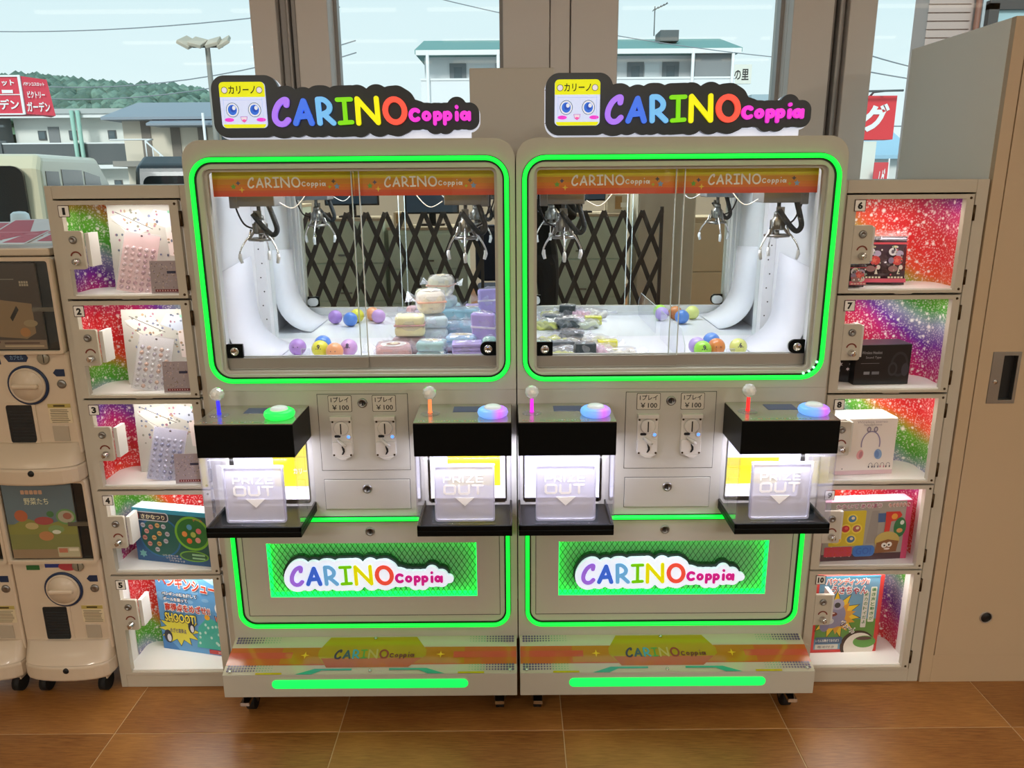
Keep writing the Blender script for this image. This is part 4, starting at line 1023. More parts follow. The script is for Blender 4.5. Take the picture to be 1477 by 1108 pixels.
    for (a, c_, y_) in ((-.3455, .016, .034), (-.004, .3455, .042)):
        pn = B().quad([(a, y_, .98), (c_, y_, .98), (c_, y_, 1.4475), (a, y_, 1.4475)]).obj('sliding_pane', M['cglass'], t)
        b = B(); b.box(a, c_, y_ - .0035, y_ + .0035, .9565, .985); b.obj('pane_rail', mat('rail_grey_alu', '#a9a49c', .4, .5), pn)
        ex = c_ if a < -.1 else a
        B().box(ex - .0012, ex + .0012, y_ - .002, y_ + .002, .985, 1.4475).obj('pane_edge', mat('bright_glass_edge', '#dfe8e8', .15), pn)
    B().box(-.3455, .3455, .028, .046, .9535, .9575).obj('pane_track', M['alu'], t)
    for s in (-1, 1):
        y_ = .034 if s < 0 else .042; xx = s * .3245
        k_ = B(); k_.prism(rrect(xx - .0205, xx + .0205, .9865, 1.0225, (.002 if s < 0 else .016, .002, .002, .002 if s < 0 else .016), 6), y_ - .008, y_ - .0003)
        k_ = k_.obj('pane_lock', M['black'], t)
        B().lathe([(.011, 0), (.011, .004), (.0085, .006), (.0075, .005), (.0003, .005)], (xx, y_ - .008, 1.004), 'Y').obj('lock_cylinder', M['chrome'], k_)
        bk = B(); bk.prism(rrect(xx - .018, xx + .018, .990, 1.018, .012, 5), y_ + .001, y_ + .012); bk.obj('lock_back_plate', mat('bright_alu', '#dcdcdc', .35, .25), k_)
    # printed header behind the glass
    for (a, c_, lx) in ((-.3455, .0, -.165), (.0005, .3455, .17)):
        y_ = .0475; hd = B().box(a, c_, y_, y_ + .0015, 1.389, 1.4475).obj('header_card', mat('header_card', '#d8a018', .5), t)
        p = Print(y_ - .0002)
        for z0_, z1_, col in ((1.4345, 1.4475, '#e8dc10'), (1.4305, 1.4345, '#e9c71a'), (1.4175, 1.4305, '#e59a1e'), (1.4100, 1.4175, '#e8861e'), (1.4035, 1.41, '#e67a28'), (1.3975, 1.4035, '#df5f34'), (1.389, 1.3975, '#e2542e')): p.rect(a, c_, z0_, z1_, col)
        p.up(); m_ = lx - .012
        p.poly(star(m_ - .118, 1.4125, .0075, 5, .5), '#6fb040').poly(star(m_ - .106, 1.421, .006, 4, .5), '#6a6270').poly(star(m_ - .098, 1.405, .0075, 4, .35), '#f4d040')
        p.poly(star(m_ + .128, 1.424, .006, 4, .5), '#6a5a48').poly(star(m_ + .136, 1.412, .0078, 5, .5), '#7fa8c8').poly(star(m_ + .118, 1.411, .005, 4, .5), '#c0c020')
        p.done(hd, 'header_stripes')
        T = TF(m_ - .0835, 1.4085, .000172, .000176)
        for nm, GG, col in (('header_letter', GL, '#fffaf0'),):
            for ch, cc, r_, SS in GG:
                b = B()
                for q in SS: b.stroke([T(*z) for z in q], 11.5 * T.k, y_ - .0009, y_ - .0006, seg=6)
                b.obj(nm, mat('header_white', col, .5), hd, fix=False)
        b = B()
        for ch, r_, SS in GC:
            for q in SS: b.stroke([T(z[0], z[1]) for z in q], 7.5 * T.k, y_ - .0009, y_ - .0006, seg=6)
        b.obj('header_letter', mat('header_white', '#fffaf0', .5), hd, fix=False)
    area('playfield_light', (0, .17, 1.488), (0, 0, 0), .62, .16, 4.6, (.90, .93, 1), t)
    for bx, (lc, bc, pz) in zip(boxes, ridx): control_box(t, bx, lc, ledm[bc], pz)
    return t
m1, m2 = -.385, .409
def exposed_leds(t):
    for a in (281, 302, 323, 345):
        B().sphere((.3255 + .0405 * math.cos(R(a)), -.0035, .9825 + .0405 * math.sin(R(a))), .0034, 2).obj('exposed_led', mat('bare_led', '#c8ffe0', .3, em=1.6, emc='#a0ffc8'), t)
A = machine(m1, (-.2555, .2655), 'left white claw machine with green light frame and plush pouches inside', -1,
            [('#3a30ff', 'g', (-.02, .1, .605, .76)), ('#ff8a50', 'v', (-.06, .085, .603, .785))])
C_ = machine(m2, (-.2775, .2555), 'right white claw machine with green light frame and flat bagged trinkets inside', 1,
             [('#f030e0', 'v', (-.1, -.07, .72, .785)), ('#ff3030', 'v', (-.1, .07, .603, .68))])
exposed_leds(C_)
s1 = sign(A, m1); s1['label'] = 'lit rainbow letter sign on top of the left claw machine'
s2 = sign(C_, m2 + .004); s2['label'] = 'lit rainbow letter sign on top of the right claw machine'

# ================================================================ CLAWS (parts of the machines)
def claw(parent, x, y, turn, side):
    dk_ = M['blackm']; ch_ = M['chrome']; zt = 1.363
    b = B(); b.box(x - .052, x + .052, y - .035, y + .06, zt, 1.455); b.box(x - side * .052 - .010, x - side * .052 + .010, y - .037, y - .02, zt - .004, 1.45)
    b.lathe([(.003, 0), (.0002, .001)], (x - side * .052, y - .037, zt + .02), 'Y', 8)
    c = b.obj('claw', mat('dark_motor_box', '#6c6e70', .4, .2), parent, bev=.002)
    s = B(); s.cyl((x, y, 1.335), (x, y, zt), .005, seg=10); s.lathe([(.011, 1.325), (.011, 1.338), (.006, 1.342)], (x, y, 0)); s.lathe([(.016, 1.293), (.018, 1.297), (.018, 1.318), (.012, 1.325), (.012, 1.330)], (x, y, 0))
    for q in range(8):
        a = q * PI / 4; s.box(x + .0185 * math.cos(a) - .0014, x + .0185 * math.cos(a) + .0014, y + .0185 * math.sin(a) - .0014, y + .0185 * math.sin(a) + .0014, 1.296, 1.319)
    s.box(x - .009, x + .009, y - .020, y - .008, 1.334, 1.352); s.obj('claw_motor', mat('grey_solenoid', '#8d8c88', .3, .8), c)
    s = B(); R_ = .030; P = [(x + R_ * math.cos(a), y + R_ * math.sin(a), 1.279) for a in [turn + PI / 3 * q for q in range(6)]]; s.tube(P, .0042, 6, closed=True)
    for q in range(3):
        a = turn + 2 * PI / 3 * q; s.tube([(x + .012 * math.cos(a), y + .012 * math.sin(a), 1.305), (x + R_ * math.cos(a), y + R_ * math.sin(a), 1.28)], .0035, 6)
    s.cyl((x, y, 1.272), (x, y, 1.295), .006, seg=10); s.obj('claw_ring', mat('worn_steel', '#8f8c88', .3, .9), c)
    for q in range(3):
        a = turn + 2 * PI / 3 * q; ux, uy = math.cos(a), math.sin(a)
        prof = [(.024, 1.305), (.030, 1.285), (.036, 1.281), (.050, 1.262), (.057, 1.248), (.0575, 1.235), (.053, 1.221)]
        s = B(); s.tube([(x + r * ux, y + r * uy, z) for r, z in prof], [.0028, .0030, .0028, .0024, .0024, .0024, .0022], 8); s.obj('claw_arm', ch_, c)
        s = B(); s.tube([(x + r * ux, y + r * uy, z) for r, z in ((.0565, 1.244), (.0575, 1.234), (.053, 1.220))], [.0040, .0052, .0042], 8); s.obj('claw_tip', mat('clear_white_tip', '#e4e6e8', .25), c)
    # coiled lead looping at the right of the claw, white cable
    P = bez([(x + .034, 1.368), (x + .045, 1.335), (x + .052, 1.306), (x + .043, 1.292), (x + .030, 1.298), (x + .006, 1.326), (x - .008, 1.345)], 4)
    s = B().tube([(p[0], y - .028, p[1]) for p in P], .0068, 10); s.obj('coiled_lead', mat('dark_lead', '#20262a', .5, bump=1., bscale=260), c)
    P = bez([(x + side * .058, 1.372), (x + side * .085, 1.358), (x + side * .105, 1.366), (x + side * .13, 1.395), (x + side * .16, 1.43)], 4)
    B().tube([(p[0], y - .01, p[1]) for p in P], .0013, 6).obj('white_cable', wht, c)
    P = bez([(x - side * .063, 1.40), (x - side * .062, 1.36), (x - side * .045, 1.318), (x - side * .02, 1.305)], 4)
    B().tube([(p[0], y + .01, p[1]) for p in P], .0024, 8).obj('black_cable', dk_, c)
for P_, mx, xs in ((A, m1, (-.651, -.117)), (C_, m2, (.136, .693))):
    for k, x in enumerate(xs): claw(P_, x - mx, .135 if 1 else 0, -PI / 2 if (x > -.2 and x < .3) else PI / 2, 1 if k == 0 else -1)

# clear divider standing in the right machine
t = thing('acrylic_divider', (.452, MY, .953), 'clear acrylic fence with a cut corner beside the balls in the right machine', 'divider')
b = B(); b.prismx([(.062, 0.0005), (.062, .05), (.11, .085), (.40, .085), (.40, .0005)], -.001, .001); b.obj('sheet', M['acryl'], t)
B().tube([(0, .062, 0), (0, .062, .05), (0, .11, .085), (0, .40, .085)], .0011, 6).obj('polished_edge', mat('bright_glass_edge', '#dfe8e8', .15), t)
for lb, xx, yy in (('small clear plastic stand beside the lilac and yellow balls, left machine', -.566, 2.085), ('small clear plastic stand between orange and yellow balls, right machine', .590, 2.045)):
    t = thing('acrylic_stand', (xx, yy, .9535), lb, 'stand')
    b = B(); b.box(-.012, .012, 0, .0012, 0, .026); b.box(-.012, .012, -.018, 0, 0, .0012); b.obj('sheet', M['acryl'], t)
    B().tube([(-.012, 0, .001), (-.012, 0, .026), (.012, 0, .026)], .0007, 5).obj('polished_edge', mat('bright_glass_edge', '#dfe8e8', .15), t)

# curved white paper slides
for s, lb in ((-1, 'curved white paper slide along the left wall of the left machine'), (1, 'curved white paper slide along the right wall of the right machine')):
    X0 = -.755 if s < 0 else .779
    t = thing('paper_slide', (X0, 2.0, .9532), lb, 'paper')
    P = [(.0, .262)] + [(.0 + .004, .20)] + [(.115 - .108 * math.cos(a), .118 - .114 * math.sin(a)) for a in [PI / 2 * q / 9 for q in range(10)]]
    P = [(.002, .262), (.004, .19)] + P[2:]
    b = B(); n = len(P); V = []
    for (u, v) in P:
        V.append([b.bm.verts.new((-s * u, yy, v + (.0 if yy < .1 else .0) - (.02 * (1 - yy / .27) if v > .25 else 0))) for yy in (0, .13, .27)])
    for i in range(n - 1):
        for j in range(2): b._f([V[i][j], V[i + 1][j], V[i + 1][j + 1], V[i][j + 1]], 0, True)
    o = b.obj('sheet', mat('white_paper', '#e9e9f2', .6), t); md = o.modifiers.new('solid', 'SOLIDIFY'); md.thickness = .0015
    b = B(); b.box(-.001, .001, .002, .27, 0, .0007); 

# ================================================================ CAPSULE BALLS
def ball(x, y, col, label, pr=None, r=.0238):
    t = thing('capsule_ball', (x, y, .9532), label, 'ball')
    b = B(); b.sphere((0, 0, r), r, 3); o = b.obj('shell', mat('ball_' + col, col, .28, coat=.3), t)
    s = B()
    for a, c_ in ((-.006, .004), (.006, .004)): s.sphere((a, -math.sqrt(r * r - a * a - c_ * c_) + .0004, r + c_), .0016, 1)
    s.obj('printed_eye', mat('eye_ink', '#30304a', .5), t)
    if pr:
        v, f = glyphs(pr, .03); lo, hi = v.min(0), v.max(0); k = .013 / (hi[1] - lo[1]); V = []
        for q in v:
            a = (q[0] - (lo[0] + hi[0]) / 2) * k; c_ = (q[1] - (lo[1] + hi[1]) / 2) * k + .009
            V.append((a, -math.sqrt(max(r * r - a * a - c_ * c_, 0)) - .0004, r + c_))
        me = bpy.data.meshes.new('printed_number'); me.from_pydata(V, [], f); me.materials.append(mat('eye_ink', '#30304a', .5)); o = bpy.data.objects.new('printed_number', me); COL.objects.link(o); o.parent = t
for a in ((-.597, 2.120, '#b48ad8', 'lilac ball at the left end of the ball cluster, left machine', None), (-.537, 2.165, '#5a8ae0', 'blue ball at the back of the cluster, left machine', '6'), (-.528, 2.095, '#e6e04a', 'yellow ball at the front of the cluster, left machine', '9'),
          (-.481, 2.062, '#f2a878', 'orange ball nearest the glass, left machine', None), (-.452, 2.110, '#cfa2dc', 'pinkish lilac ball at the right end of the cluster, left machine', '8'),
          (.516, 2.052, '#9fe04a', 'lime green ball nearest the glass, right machine', '9'), (.513, 2.103, '#b9a2e0', 'lilac ball just behind the lime green ball, right machine', None), (.568, 2.165, '#5a8ad8', 'blue ball at the back of the cluster, right machine', None),
          (.562, 2.085, '#d8864a', 'orange brown ball in the middle, right machine', None), (.621, 2.082, '#e0e68a', 'pale yellow ball with a number, right machine', '6')):
    ball(*a)

# ================================================================ PRIZES IN FILM BAGS
rp = random.Random(11)
def film(parent, w, d, h, seed, puff=1.18, tails=True):
    b = B(); bm = b.bm; bmesh.ops.create_icosphere(bm, subdivisions=3, radius=1.)
    for v in bm.verts:
        c = v.co.normalized(); k = 1 / max(abs(c.x), abs(c.y), abs(c.z)) ** .55
        nn = noise.noise(c * 2.6 + Vector((seed, seed * 2, 0))) * .16 + noise.noise(c * 8 + Vector((0, seed, 5))) * .07
        r = k * (1 + nn) * .72 * puff
        v.co = Vector((c.x * r * w / 2 * 1.15, c.y * r * d / 2 * 1.1, max(c.z * r * h / 2 * 1.08 + h / 2, .0008)))
    if tails:
        for s in (-1, 1):
            P = [bm.verts.new((s * w * .5, -d * .1, h * .5)), bm.verts.new((s * w * .78, -d * .3, h * .75)), bm.verts.new((s * w * .82, d * .05, h * .45)), bm.verts.new((s * w * .72, d * .3, h * .85)), bm.verts.new((s * w * .5, d * .25, h * .6))]
            for i in range(3): bm.faces.new([P[0], P[i + 1], P[i + 2]] if i < 3 else P[:3])
    return b.obj('film_bag', M['film'], parent)
def pouch(x, y, z, w, d, h, col, label, rz=0, rx=0, deco=None, stripe=None, layers=0, seed=1):
    t = thing('plush_pouch', (x, y, z), label, 'pouch', rot=(rx, 0, rz))
    b = B(); N = max(layers, 1); hh = h / N
    for k in range(N):
        b.box(-w / 2 + .001 * (k % 2), w / 2 - .001 * (k % 2), -d / 2, d / 2, k * hh + .0004, (k + 1) * hh - .0004)
    b.obj('cloth_body', mat('plush_' + col, col, .9, bump=.6, bscale=500, var=.06, vscale=40), t, bev=min(w, d, hh) * .34, seg=4)
    if stripe: B().box(-w / 2 - .0008, w / 2 + .0008, -d / 2 - .0008, d / 2 + .0008, h * .50, h * .57).obj('zip', mat('zip_' + stripe, stripe, .7), t, bev=.001)
    if deco:
        p = Print(0, .8); p.ell(0, 0, w * .36, d * .33, '#f6f0e8').up(.0004).ell(0, 0, w * .2, d * .18, deco).up(.0004).ell(.002, .002, w * .12, d * .1, '#f4e6b0')
        o = p.done(t, 'embroidery'); o.location = (0, 0, h + .0006); o.rotation_euler = (R(-90), 0, 0)
    film(t, w * 1.1, d * 1.1, h * 1.12, seed)
    return t
pouch(-.229, 2.190, 1.058, .080, .07, .066, '#f0e4cc', 'cream cube pouch with yellow embroidery, topmost of the pile in the left machine', rz=.25, deco='#e0b83a', stripe='#f0b8a0', seed=2)
pouch(-.280, 2.115, 1.010, .082, .06, .058, '#f1ebbf', 'pale yellow zip pouch with pink band in the middle of the pile', rz=.05, stripe='#d8a8a8', layers=2, seed=3)
pouch(-.232, 2.185, .954, .095, .085, .100, '#cfe0e6', 'pale blue grey pouch at the bottom of the pile under the cream cube', rz=.2, layers=3, seed=4)
pouch(-.285, 2.135, .954, .085, .07, .050, '#cdb6c0', 'dusty mauve pouch under the pale yellow pouch', rz=-.2, layers=2, seed=5)
pouch(-.318, 2.045, .954, .095, .055, .048, '#e6b8b8', 'pink pouch with a brown patch, front left of the pile', rz=.2, rx=R(10), layers=1, deco='#a86a4a', seed=6)
pouch(-.215, 2.045, .954, .078, .06, .056, '#bcdce0', 'mint blue cube pouch at the front middle of the pile', rz=-.12, deco='#e6d88a', layers=2, seed=7)
pouch(-.120, 2.045, .954, .080, .058, .050, '#c4b2ec', 'purple layered pouch at the front right of the pile', rz=.05, layers=5, seed=8)
pouch(-.140, 2.125, .975, .085, .055, .034, '#b8d4f0', 'light blue pouch with yellow patch behind the purple pouch', rz=-.1, deco='#e8d060', stripe='#7fb0e0', seed=9)
pouch(-.150, 2.170, .954, .10, .05, .040, '#c9a4c8', 'pinkish pouch lying behind the light blue pouch', rz=.3, layers=2, seed=12)
pouch(-.165, 2.235, .954, .12, .07, .070, '#9ec4d8', 'sky blue pouch at the back of the pile by the mirror', rz=.1, layers=2, seed=10)
pouch(-.075, 2.13, .985, .070, .018, .085, '#c0aeea', 'violet flat pouch with a white frame leaning at the right wall', rz=-.35, rx=R(8), stripe='#efe6f6', seed=13)
pouch(-.060, 2.065, .954, .04, .04, .060, '#a8ded4', 'small mint pouch beside the right lock of the left machine', rz=0, seed=14)
pouch(-.345, 2.125, .954, .06, .055, .035, '#e0c6cc', 'small pale pink pouch at the left edge of the pile', rz=.4, seed=15)

def trinket(x, y, z, w, d, h, col, label, rz=0, seed=1, kind='roll'):
    t = thing('bagged_trinket', (x, y, z), label, 'trinket', rz)
    b = B()
    if kind == 'roll':
        for k in range(5):
            P = [(-w / 2 + w * q / 8, -d / 2 + d * (k + .5) / 5 + .003 * math.sin(q * 1.3 + k + seed), h * .35 + h * .3 * math.sin(q * .9 + k * 2 + seed)) for q in range(9)]
            b.tube(P, h * .22, 7)
    elif kind == 'block':
        b.box(-w / 2, w / 2, -d / 2, d / 2, .001, h)
    else:
        b.tube([(w / 2 * .9 * math.cos(a), d / 2 * .9 * math.sin(a), h * .4 + h * .25 * math.sin(3 * a + seed)) for a in [2 * PI * q / 16 for q in range(16)]], h * .3, 7, closed=True); b.box(-w * .3, w * .1, -d * .2, d * .2, .001, h * .6)
    b.obj('contents', mat('trinket_' + col, col, .6, bump=.5, bscale=300), t, bev=.002 if kind == 'block' else 0)
    film(t, w * 1.15, d * 1.15, h * 1.15, seed + 30)
for a in ((.118, 2.235, .954, .07, .06, .030, '#dfe07a', 'yellow cord bundle in film at the back left of the right machine', .3, 1, 'roll'),
          (.178, 2.255, .962, .065, .05, .034, '#4a5256', 'dark grey bundle standing on top of the back bags', -.2, 2, 'roll'),
          (.183, 2.20, .954, .085, .06, .026, '#c9c6b8', 'beige ring in film in front of the dark grey bundle', .5, 3, 'ring'),
          (.245, 2.225, .954, .075, .06, .028, '#d9dcc0', 'pale straw bundle in film at the back middle of the right machine', -.3, 4, 'ring'),
          (.272, 2.165, .954, .055, .035, .028, '#dcd84a', 'bright yellow square bundle beside the clear fence', .0, 5, 'block'),
          (.088, 2.185, .954, .06, .055, .026, '#a6dccb', 'mint green bundle in film at the left wall of the right machine', .2, 6, 'roll'),
          (.143, 2.145, .954, .06, .035, .030, '#6a7278', 'grey strap bundle in the middle left of the right machine', .1, 7, 'block'),
          (.215, 2.140, .954, .07, .05, .024, '#e6b8c4', 'pink bundle in film in the middle of the right machine', -.3, 8, 'roll'),
          (.142, 2.088, .954, .07, .04, .026, '#7a7c84', 'mottled grey bundle in film behind the front yellow bundle', .2, 9, 'ring'),
          (.135, 2.035, .954, .06, .035, .028, '#dedf86', 'pale yellow front bundle beside the left lock of the right machine', -.1, 10, 'roll'),
          (.196, 2.042, .954, .055, .04, .046, '#3c474c', 'dark slate folded pouch at the front of the right machine', .15, 11, 'block'),
          (.243, 2.065, .954, .05, .05, .034, '#e8bcc8', 'small pink bundle right of the dark slate pouch', .6, 12, 'roll'),
          (.290, 2.045, .954, .085, .045, .030, '#e8e2d4', 'ivory rolled strap with a round end at the front right of the bags', .05, 13, 'ring')):
    trinket(*a)

# ================================================================ THINGS IN THE LOCKERS
def carton(x, y, z, w, d, h, rz, label, side, top, name='toy_box', cat='box', rx=0):
    """printed carton; origin = middle of the bottom front edge"""
    t = thing(name, (x, y, z + .0006), label, cat, rot=(rx, 0, rz))
    b = B(); b.box(-w / 2, w / 2, 0, d, 0, h); o = b.obj('carton', [mat('carton_' + side, side, .4)], t, bev=.0006, seg=1)
    B().quad([(-w / 2 + .001, .001, h + .0008), (w / 2 - .001, .001, h + .0008), (w / 2 - .001, d - .001, h + .0008), (-w / 2 + .001, d - .001, h + .0008)]).obj('top_print', mat('carton_' + top, top, .4), t)
    return t
WH = '#f4f2ea'
# 1-3: sticker cards with a shiny bubble-sticker sleeve leaning in front
def sticker_card(x, z, k, label):
    w, h = .205, .218 - (.012 if k else 0)
    t = thing('sticker_card', (x, 2.062, z + .001), label, 'card', rot=(R(-2), 0, 0))
    B().box(-w / 2, w / 2, 0, .002, 0, h).obj('card', mat('card_grey_white', '#c6c5be', .5), t)
    p = Print(-.0004); q = random.Random(5 + k)
    p.poly([(-.095, h - .03), (-.02, h - .012), (.01, h - .06), (-.045, h - .085)], '#e9e9e0').poly([(.02, h - .012), (.075, h - .02), (.06, h - .065), (.0, h - .04)], '#c8d2e4').poly([(.045, h - .06), (w / 2, h - .04), (w / 2, h - .14), (.05, h - .13)], '#e9dcd8').up()
    p.loop([(-.082, h - .018), (.012, h - .062)], .0018, '#50484e').loop([(-.092, h - .04), (-.035, h - .078)], .0009, '#8a8478')
    for i in range(70):
        a, c_ = q.uniform(-.09, .095), q.uniform(.085, h - .012); p.ell(a, c_, q.uniform(.0022, .0042), q.uniform(.0022, .0042), q.choice(['#8088a4', '#a87a8c', '#8c8c80', '#b09478', '#60687c']), 8)
    for i in range(16): p.ell(q.uniform(-.07, -.02), q.uniform(.01, .08), .003, .0025, q.choice(['#9a96ac', '#a89890', '#c0b8c8']), 7)
    p.rect(.055, .098, h - .022, h - .015, '#8fd0b0'); p.done(t)
    if k: text('占部', .03, .013, -.02, .052, -.001, mat('red_ink', '#c03040', .5), t, bold=.05) if 0 else None
    return t
def sleeve(x, z, col, k, label):
    w, h = .086, .152 - (.008 if k else 0)
    t = thing('sticker_sleeve', (x, 1.995, z + .001), label, 'stickers', rot=(R(-13), R(11), R(6)))
    B().box(-w / 2, w / 2, 0, .0015, 0, h).obj('backing', mat('sleeve_' + col, col, .35), t)
    g = B(); q = random.Random(k)
    for r_ in range(8):
        for c_ in range(5):
            g.sphere((-w / 2 + .0105 + c_ * .0162, -.0005, .010 + r_ * .0146), .0064, 1, m=q.randrange(3), scale=(1, .45, 1))
    g.obj('bubble_stickers', [mat('bubble_a' + col, col, .08, .25, coat=1.), mat('bubble_b%d' % k, ('#caa0a8', '#b8b4c0', '#7f86b0')[k], .1, .3, coat=1.), mat('bubble_c%d' % k, ('#f0d8d8', '#d0a890', '#b8bcd8')[k], .1, .3, coat=1.)], t, kind='stuff')
    b = B(); b.quad([(-w / 2 - .002, -.0045, 0), (w / 2 + .002, -.0045, 0), (w / 2 + .002, -.004, h - .03), (-w / 2 - .002, -.004, h - .03)]); b.quad([(-w / 2 - .002, -.004, h - .03), (w / 2 + .002, -.004, h - .03), (w / 2 + .002, -.001, h + .004), (-w / 2 - .002, -.001, h + .004)])
    b.obj('film_sleeve', M['film'], t)
    p = Print(-.005); p.ell(0, h - .006, .003, .0024, '#4a3a3c'); p.done(t, 'hang_hole')
    return t
def small_card(x, z, k, label):
    t = thing('price_card', (x, 1.975, z + .001), label, 'card', rot=(R(-6), 0, R(3)))
    B().box(-.038, .034, 0, .002, 0, .082).obj('card', mat('card_mauve_grey', '#a89a9c', .55), t)
    p = Print(-.0004); q = random.Random(k * 3 + 1)
    for i in range(70): p.ell(q.uniform(-.034, .03), q.uniform(.014, .078), .0016, .0018, q.choice(['#7a6c78', '#c4a8a0', '#b0a4b8', '#8a7a68', '#c8b8b0']), 6)
    p.rect(.004, .026, .05, .0565, '#2c2a44'); p.rect(-.028, .03, .004, .0105, '#7a2430')
    for i in range(8): p.up(.0001).rect(-.024 + i * .0065, -.0215 + i * .0065, .0055, .009, '#d8b8b0')
    p.done(t)
Z3 = [LROW[k + 1] + .0125 for k in range(3)]
for k in range(3):
    nm = ('top', 'second', 'third')[k]
    sticker_card(-.948, Z3[k], k, 'white sticker sample card behind the sleeve in the %s left locker door' % nm)
    sleeve(-.972 + .006 * k, Z3[k], ('#e8c4c0', '#d8d8d8', '#b8bcd4')[k], k, ('pink', 'silver and peach', 'lilac blue')[k] + ' bubble sticker sleeve leaning in the %s left locker door' % nm)
    small_card(-.878, Z3[k], k, 'small mauve card at the lower right of the %s left locker door' % nm)

# 4: fishing game
t = carton(-.962, 2.005, LROW[4] + .0125, .235, .045, .162, R(-12), 'blue fishing game box with two green ponds behind left door 4', '#4aa8c4', '#d8eef2')
t['label'] = 'blue fishing game box showing two round green ponds, fourth left locker door'
p = Print(-.0006); w, h = .1175, .162
p.rect(-w, w, 0, h, '#2f5f8f'); p.rect(-w, w, h - .012, h, '#3fa8c8'); p.up(); p.rect(-w + .04, w, .026, h - .013, '#28605c')
p.up().poly(star(-w + .02, .022, .013, 6, .6), '#7ac0c0').up()
p.ell(-w + .082, .078, .066, .062, '#2a72a8', 36).up().ell(-w + .082, .078, .060, .057, '#2a6a62', 36); p.ell(.068, .098, .055, .052, '#7ec23c', 34).up().ell(.068, .098, .048, .045, '#2f7a3c', 34)
p.up().ell(.066, .028, .046, .017, '#7ab84a', 26).up().ell(.066, .028, .041, .013, '#356a48', 26).up().rect(.06, .1, .030, .036, '#9cd0a0').rect(.06, .1, .02, .025, '#9cd0a0')
p.up().rr(-w + .004, -.002, h - .036, h - .008, .01, '#d8dce0').up().rr(-w + .007, -.005, h - .033, h - .011, .008, '#3c3a48'); p.up().rr(-w + .010, -w + .022, h - .030, h - .014, .002, '#e05040')
q = random.Random(4)
for i, (a, c_) in enumerate([(.02, .112), (.045, .108), (.066, .114), (.085, .112), (.03, .094), (.07, .09), (.095, .09), (.022, .074), (.052, .076), (.088, .068), (.036, .056), (.066, .058), (.058, .04)]):
    p.ell(-w + .012 + a, c_, .0075, .0075, '#c4c8d4' if i % 3 == 0 else '#d89a90' if i % 3 == 1 else '#d8b070', 14)
    p.up(.00005).rect(-w + .012 + a - .005, -w + .012 + a + .005, c_ - .001, c_ + .001, '#7a3a30')
for i, (a, c_) in enumerate([(.045, .096), (.062, .118), (.09, .108), (.058, .076), (.085, .08), (.072, .096)]): p.ell(a, c_, .0085, .0085, ['#f09a50', '#60a8c8', '#e87a80', '#f07040', '#e8a090', '#b8c860'][i], 14)
p.done(t)
text('さかなつり', .075, .014, -w + .068, h - .0225, -.0040, mat('cream_ink', '#f0e8c0', .5), t, bold=.03)
text('ゲーム', .03, .009, .09, h - .021, -.004, mat('orange_ink', '#e88a60', .5), t, bold=.02)
for i in range(3): text('つりざおつき', .05, .006, -.01 + .01 * i, .024 - i * .0075, -.003, wht, t, bold=.01)

# 5: penguin game
t = carton(-.948, 2.05, LROW[5] + .0125, .235, .032, .262, R(-13), 'blue penguin shooting game box with red title, bottom left locker door', '#5f9fd0', '#bfe0f0')
p = Print(-.0006); h = .262
p.rect(-w, w, 0, h, '#5f9fd6'); p.poly([(-w, .0), (-.06, .0), (-w, .06)], '#3f7fc0').poly([(.02, h), (w, h), (w, h - .05)], '#9fd0ea').up(); q = random.Random(9)
for i in range(26): p.ell(q.uniform(-w + .01, w - .01), q.uniform(.12, h - .01), .012, .006, '#7fb4e0', 12)
p.up().poly(star(-.055, .07, .075, 12, .62, sx=1., sz=.75), '#1c2a4a').up().poly(star(-.055, .07, .070, 12, .62, sx=1., sz=.75), '#e8e04a').up()
p.poly([(.0, .02), (.012, .09), (.045, .125), (.09, .11), (w, .06), (w, .02)], '#3fb4a4').up()
for i in range(16): p.ell(q.uniform(.01, .11), q.uniform(.03, .1), .004, .005, '#bfeadf', 8)
p.ell(.045, .125, .009, .009, '#f0b030'); p.ell(.092, .158, .018, .022, '#f0f4f8').up().ell(.092, .165, .012, .014, '#2a3a60').up().ell(.088, .162, .006, .007, '#f6f6f6')
p.ell(-.012, .085, .011, .021, '#2a2c3c').ell(-.095, .045, .014, .022, '#2a2c3c').ell(.108, .055, .012, .025, '#2a4a58').up().ell(-.010, .08, .006, .012, '#e8e8f0').ell(-.092, .04, .007, .013, '#e8e8f0')
p.rr(.04, w - .004, .004, .018, .002, '#c03a3a'); p.done(t)
rd = mat('red_title', '#c83a24', .4); ye = mat('yellow_title', '#f0e050', .5); wi = mat('white_title', '#f6f4ee', .5); nv = mat('navy_ink', '#1c2a4a', .5)
for (s, ww, hh, xx, zz, m1_, m2_) in (('ペンギンシュート', .215, .040, .003, h - .035, wi, rd), ('ペンギンの頭を押して', .115, .012, -.04, h - .072, nv, wi), ('ボールを狙って', .080, .012, -.055, h - .089, nv, wi), ('高得点をめざせ!!', .150, .026, -.018, h - .115, wi, rd), ('SHOOOT!', .105, .030, -.045, .112, nv, ye), ('WING', .04, .018, .092, .124, nv, mat('orange_ink', '#e88a60', .5))):
    tl = -.10 if zz > h - .05 else 0
    text(s, ww + .005, hh + .005, xx, zz, -.0030, m1_, t, bold=.09 if hh > .02 else .05, tilt=tl, name='title_outline'); text(s, ww, hh, xx, zz, -.0034, m2_, t, bold=.03, tilt=tl, name='title')
text('めざせ高得点', .055, .016, -.058, .068, -.0030, mat('violet_grey_ink', '#6a6478', .5), t, bold=.02); text('対象年齢', .04, .008, .09, .011, -.003, wi, t)

